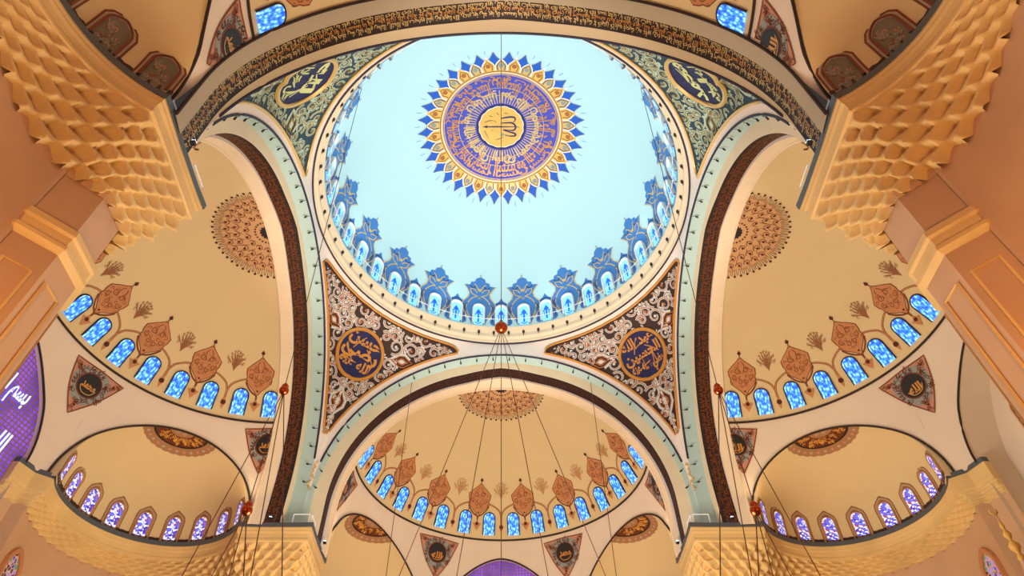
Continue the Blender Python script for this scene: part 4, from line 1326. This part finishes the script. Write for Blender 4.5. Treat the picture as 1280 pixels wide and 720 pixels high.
# golden tassels where arch mouldings meet above the far piers
for s in (-1, 1):
    mb = MB(); x, y = 17.5*s, 17.45
    rnd = random.Random(2)
    for k in range(9):
        z = 38.0-k*.35; mb.tube([(x+rnd.uniform(-.25, .25), y-.1, z), (x+rnd.uniform(-.25, .25), y-.15, z-.3), (x+rnd.uniform(-.3, .3), y-.1, z-.45)], .06, M_goldpale, n=4)
    o = mb.build('gilded_tassel', centre=True); setp(o, f"small gilded leaf pendant painted where two arches meet above the {'left' if s < 0 else 'right'} far pier", 'ornament')

# floodlights at the feet of the calligraphy bands
for bn, ang, bw in BAYS:
    for s in (-1, 1):
        p = rot(((R2-.55)*s, (K2+K3)/2, 30.86), ang)
        if not inframe(p, 60) : continue
        root = empty('floodlight', p)
        mb = MB(); mb.box((p[0], p[1], p[2]+.12), (.24, .24, .2), M_lampblack, ang); mb.build('housing', root)
        mb = MB(); mb.box((p[0], p[1], p[2]+.24), (.2, .2, .06), M_led, ang); mb.build('lens', root)
        x, y = project(p)
        setp(root, f"glowing white floodlight at the {('left' if x < 626 else 'right') if bn in ('far','near') else ('upper' if y < 400 else 'lower')} foot of the {bw} calligraphy band", 'floodlight')

# ================================================================== CHANDELIERS
def ray_px(x, y):
    v = (CY0-y)/F_PX
    return Vector(((x-CX0)/F_PX, math.cos(PITCH)-v*math.sin(PITCH), math.sin(PITCH)+v*math.cos(PITCH)))
def ball(mb, c, r):
    mb.lathe([(r*math.sin(PI*k/12), -r*math.cos(PI*k/12)) for k in range(13)], M_copper, c=c, n=20)
def chandelier(name, label, cx, cy, z1, R, balls, anchor, fans, n_globes):
    root = empty(name, (cx, cy, z1)); setp(root, label, 'chandelier')
    def B(nm, mb, sm=False): mb.build(nm, root, smooth=sm)
    mb = MB(); mb.tube([anchor, balls[0]]+balls[1:], .032 if len(balls) == 1 else .026, M_cable, n=5); B('hanging_cable', mb)
    for b in balls:
        mb = MB(); ball(mb, b, .5 if len(balls) == 1 else .27); mb.lathe([(.14, .2), (.2, .55 if len(balls) == 1 else .3), (.07, .9 if len(balls) == 1 else .5)], M_copper, c=b, n=12); B('copper_ball', mb, True)
    if len(balls) == 1:
        for e in ((0, -16.7, 56.4), (0, 0, z1)):
            mb = MB(); mb.tube([balls[0], e], .024, M_cable, n=4); B('hanging_cable', mb)
    for b, e in fans:
        mb = MB(); mb.tube([balls[b], e], .026, M_cable, n=4); B('suspension_wire', mb)
    for rr in (R, R*.6):
        mb = MB(); mb.tube([(cx+rr*math.cos(2*PI*i/64), cy+rr*math.sin(2*PI*i/64), z1) for i in range(64)], .14, M_copper, n=6, closed=True); B('ring', mb)
    for i in range(6):
        a = PI*i/3+.2; mb = MB(); mb.tube([(cx, cy, z1), (cx+R*math.cos(a), cy+R*math.sin(a), z1)], .07, M_copper, n=5); B('spoke', mb)
    for i in range(n_globes):
        a = 2*PI*i/n_globes; mb = MB(); c = (cx+R*math.cos(a), cy+R*math.sin(a), z1+.3)
        mb.lathe([(.28*math.sin(PI*k/8), -.28*math.cos(PI*k/8)) for k in range(9)], M_bulb, c=c, n=10); B('globe', mb, True)
z1 = 6.0
fan = [((-9.5, 1.5)), ((-4.4, 8.2)), ((4.4, 8.2)), ((9.5, 1.5))]
cball = (0, 0, 38.0)
def ext(b, e, z): 
    b = Vector(b); e = Vector(e); t = (z-b.z)/(e.z-b.z); return tuple(b+(e-b)*t)
def px_end(b, x, y, z):
    """wire from ball b crossing the frame's lower edge at x: end point at height z"""
    r = ray_px(x, y); s = (b[1]+CY)/r.y*1.0
    e = Vector((0, -CY, 0))+r*s
    return ext(b, e, z)
fansC = [(0, px_end(cball, x, 720, z1+.1)) for x in (499, 571, 685, 757)]
chandelier('chandelier', 'great ring chandelier hanging on a long cable from the dome with a copper ball', 0, 0, z1, 9.0, [cball], (0, 0, ZA-.05), fansC, 24)
for s, nm in ((-1, 'left'), (1, 'right')):
    rA = ray_px(626.5+s*271.5, 488); t = 25/rA.z; A = Vector((0, -CY, 0))+rA*t
    Bp = Vector((A.x, A.y, A.x*0+17.6)); rB = ray_px(626.5+s*318, 638); Bp = Vector((0, -CY, 0))+rB*((A.y+CY)/rB.y)
    A = tuple(A); Bp = tuple(Bp); fz = z1-1
    fl = [(0, px_end(A, 626.5+s*399, 720, fz)), (0, px_end(A, 626.5+s*313, 720, fz)), (0, px_end(A, 626.5+s*274, 720, fz)),
          (1, px_end(Bp, 626.5+s*362, 720, fz)), (1, px_end(Bp, 626.5+s*340, 720, fz)), (1, px_end(Bp, 626.5+s*322, 720, fz))]
    chandelier('chandelier', f"smaller {nm} chandelier hung on a slanting cable with two copper balls and fanned wires", Bp[0], Bp[1], fz, 5.0, [A, Bp], (s*12.1, -11.5, 56.0), fl, 12)
# thin ceiling cables that run down in front of the far half-dome
for s, nm in ((-1, 'left'), (1, 'right')):
    mb = MB(); mb.tube([(s*9.6, 18.4, 48.8), (s*9.6, 18.4, 8)], .03, M_cable, n=4)
    o = mb.build('hanging_cable', centre=True); setp(o, f"thin vertical cable hanging from the lower central arch, {nm} of the middle", 'cable')

# gilded finial of the pulpit spire at the lower right
r0 = ray_px(1277, 697); b = Vector((0, -CY, 0))+r0*35.5
root = empty('pulpit_spire', (b.x, b.y, 6)); setp(root, 'slender marble pulpit spire with gilded finial in the lower right corner', 'spire')
mb = MB(); mb.lathe([(1.3, FZ), (1.3, 6), (1.5, 6.2), (.8, 7), (.34, b.z-1.2), (.16, b.z-.1)], M_stone, c=(b.x, b.y, 0), n=8); mb.build('cone', root)
mb = MB(); mb.lathe([(.14, -.2), (.2, 0), (.08, .25), (.28, .55), (.28, .7), (.07, 1.0), (.2, 1.25), (.2, 1.35), (.05, 1.6), (.13, 1.8), (.04, 2.1), (.03, 2.5)], M_goldfield, c=(b.x, b.y, b.z), n=14)
mb.tube([(b.x+.2*math.cos(a), b.y, b.z+2.7+.2*math.sin(a)) for a in linspace(-.2*PI-PI, .2*PI, 14)], .045, M_goldfield, n=6)
mb.build('gilded_finial', root, smooth=True)

# ================================================================== FLOOR, REMAINING SHELL
mb = MB(); mb.add([(-45, -48, FZ), (45, -48, FZ), (45, 45, FZ), (-45, 45, FZ)], [(0, 1, 2, 3)], M_carpet)
o = mb.build('floor'); setp(o, 'turquoise carpeted prayer hall floor', kind='structure')

# ================================================================== LIGHTS
LK = []
def area(name, loc, target, size, power, col, shape='DISK'):
    l = bpy.data.lights.new(name, 'AREA'); l.shape = shape; l.size = size; l.energy = power; l.color = col
    o = bpy.data.objects.new(name, l); C.objects.link(o); o.location = loc
    d = Vector(target)-Vector(loc); o.rotation_euler = d.to_track_quat('-Z', 'Y').to_euler(); return o
WARM = (1.0, .72, .42); WARM2 = (1.0, .62, .30); COOL = (.62, .90, 1.0)
# warm disc for the chandelier's upward light, then added fill lights
area('chandelier_uplight', (0, 0, z1+.8), (0, 0, 60), 18, 6500, (1.0, .82, .62))
l = bpy.data.lights.new('added_fill_spot', 'SPOT'); l.energy = 45000; l.color = (1.0, .90, .80); l.spot_size = rad(58); l.spot_blend = .35; l.shadow_soft_size = 2.5  # added spot that brightens the dome ring and pendentives
o = bpy.data.objects.new('added_fill_spot', l); C.objects.link(o); o.location = (0, 0, z1+1.2); o.rotation_euler = (PI, 0, 0)
for bn, ang, bw in BAYS:
    area('added_bay_fill', rot((0, 2, z1+2), ang), rot((0, 34, 36), ang), 6, 2500 if bn != 'near' else 900, (1.0, .84, .68))  # added fill aimed at the lower bay walls
# cold floods on the dome cornice
for i in range(8):
    a = 2*PI*(i+.5)/8
    area('dome_flood', (15.9*math.sin(a), 15.9*math.cos(a), 57.4), (-6*math.sin(a), -6*math.cos(a), 70), 1.6, 270, COOL)
# warm floods in every half-dome, on the ledges above the piers
for bn, ang, bw in BAYS:
    for s in (-1, 1):
        area('ledge_flood', rot((14.6*s, 22.6, 31.6), ang), rot((-3*s, 28, 52), ang), 1.5, 300 if bn != 'near' else 80, (1.0, .74, .42))
    for s in (-1, 1):
        area('alcove_flood', rot((EC[0]*s*1.0, EC[1]-3.0, 31.2), ang), rot((EC[0]*s*1.08, EC[1]+1.5, 40), ang),   .8, 24 if bn != 'near' else 6, (1.0, .64, .32))
# added orange uplights that brighten the muqarnas corbels; no fittings stand there
for s in (-1, 1):
    area('added_orange_uplight', (13.5*s, -27, 12), (18*s, -20, 30), 2.5, 720, (1.0, .50, .17))
    area('added_orange_uplight', (22*s, 9, 10), (26*s, 16, 30), 3, 520, (1.0, .62, .26))
    area('added_orange_uplight', (9*s, 24, 10), (16*s, 24, 30), 3, 420, (1.0, .62, .28))
w = bpy.data.worlds.new('world'); bpy.context.scene.world = w; w.use_nodes = True
w.node_tree.nodes['Background'].inputs[0].default_value = (.8, .7, .6, 1); w.node_tree.nodes['Background'].inputs[1].default_value = .05

# ================================================================== CAMERA
cam = bpy.data.cameras.new('camera'); co = bpy.data.objects.new('camera', cam); C.objects.link(co)
cam.sensor_width = 36; cam.lens = F_PX/1280*36
co.location = (0, -CY, 0); co.rotation_euler = (PI/2+PITCH, 0, 0)
cam.shift_x = (640-CX0)/1280; cam.shift_y = (CY0-360)/1280; cam.clip_end = 300
bpy.context.scene.camera = co
# number the windows and trims
k = 1
for o in sorted([o for o in C.objects if o.parent is None and o.name.startswith('window')], key=lambda o: o.name):
    o.name = f'tmpw_{k}'; k += 1
for o in [o for o in C.objects if o.name.startswith('tmpw_')]: o.name = o.name.replace('tmpw_', 'window_')
sc = bpy.context.scene
sc.view_settings.view_transform = 'Standard'; sc.view_settings.look = 'None'; sc.view_settings.exposure = 0.0; sc.view_settings.gamma = 1
sc.cycles.max_bounces = 5; sc.cycles.diffuse_bounces = 3; sc.cycles.use_denoising = True
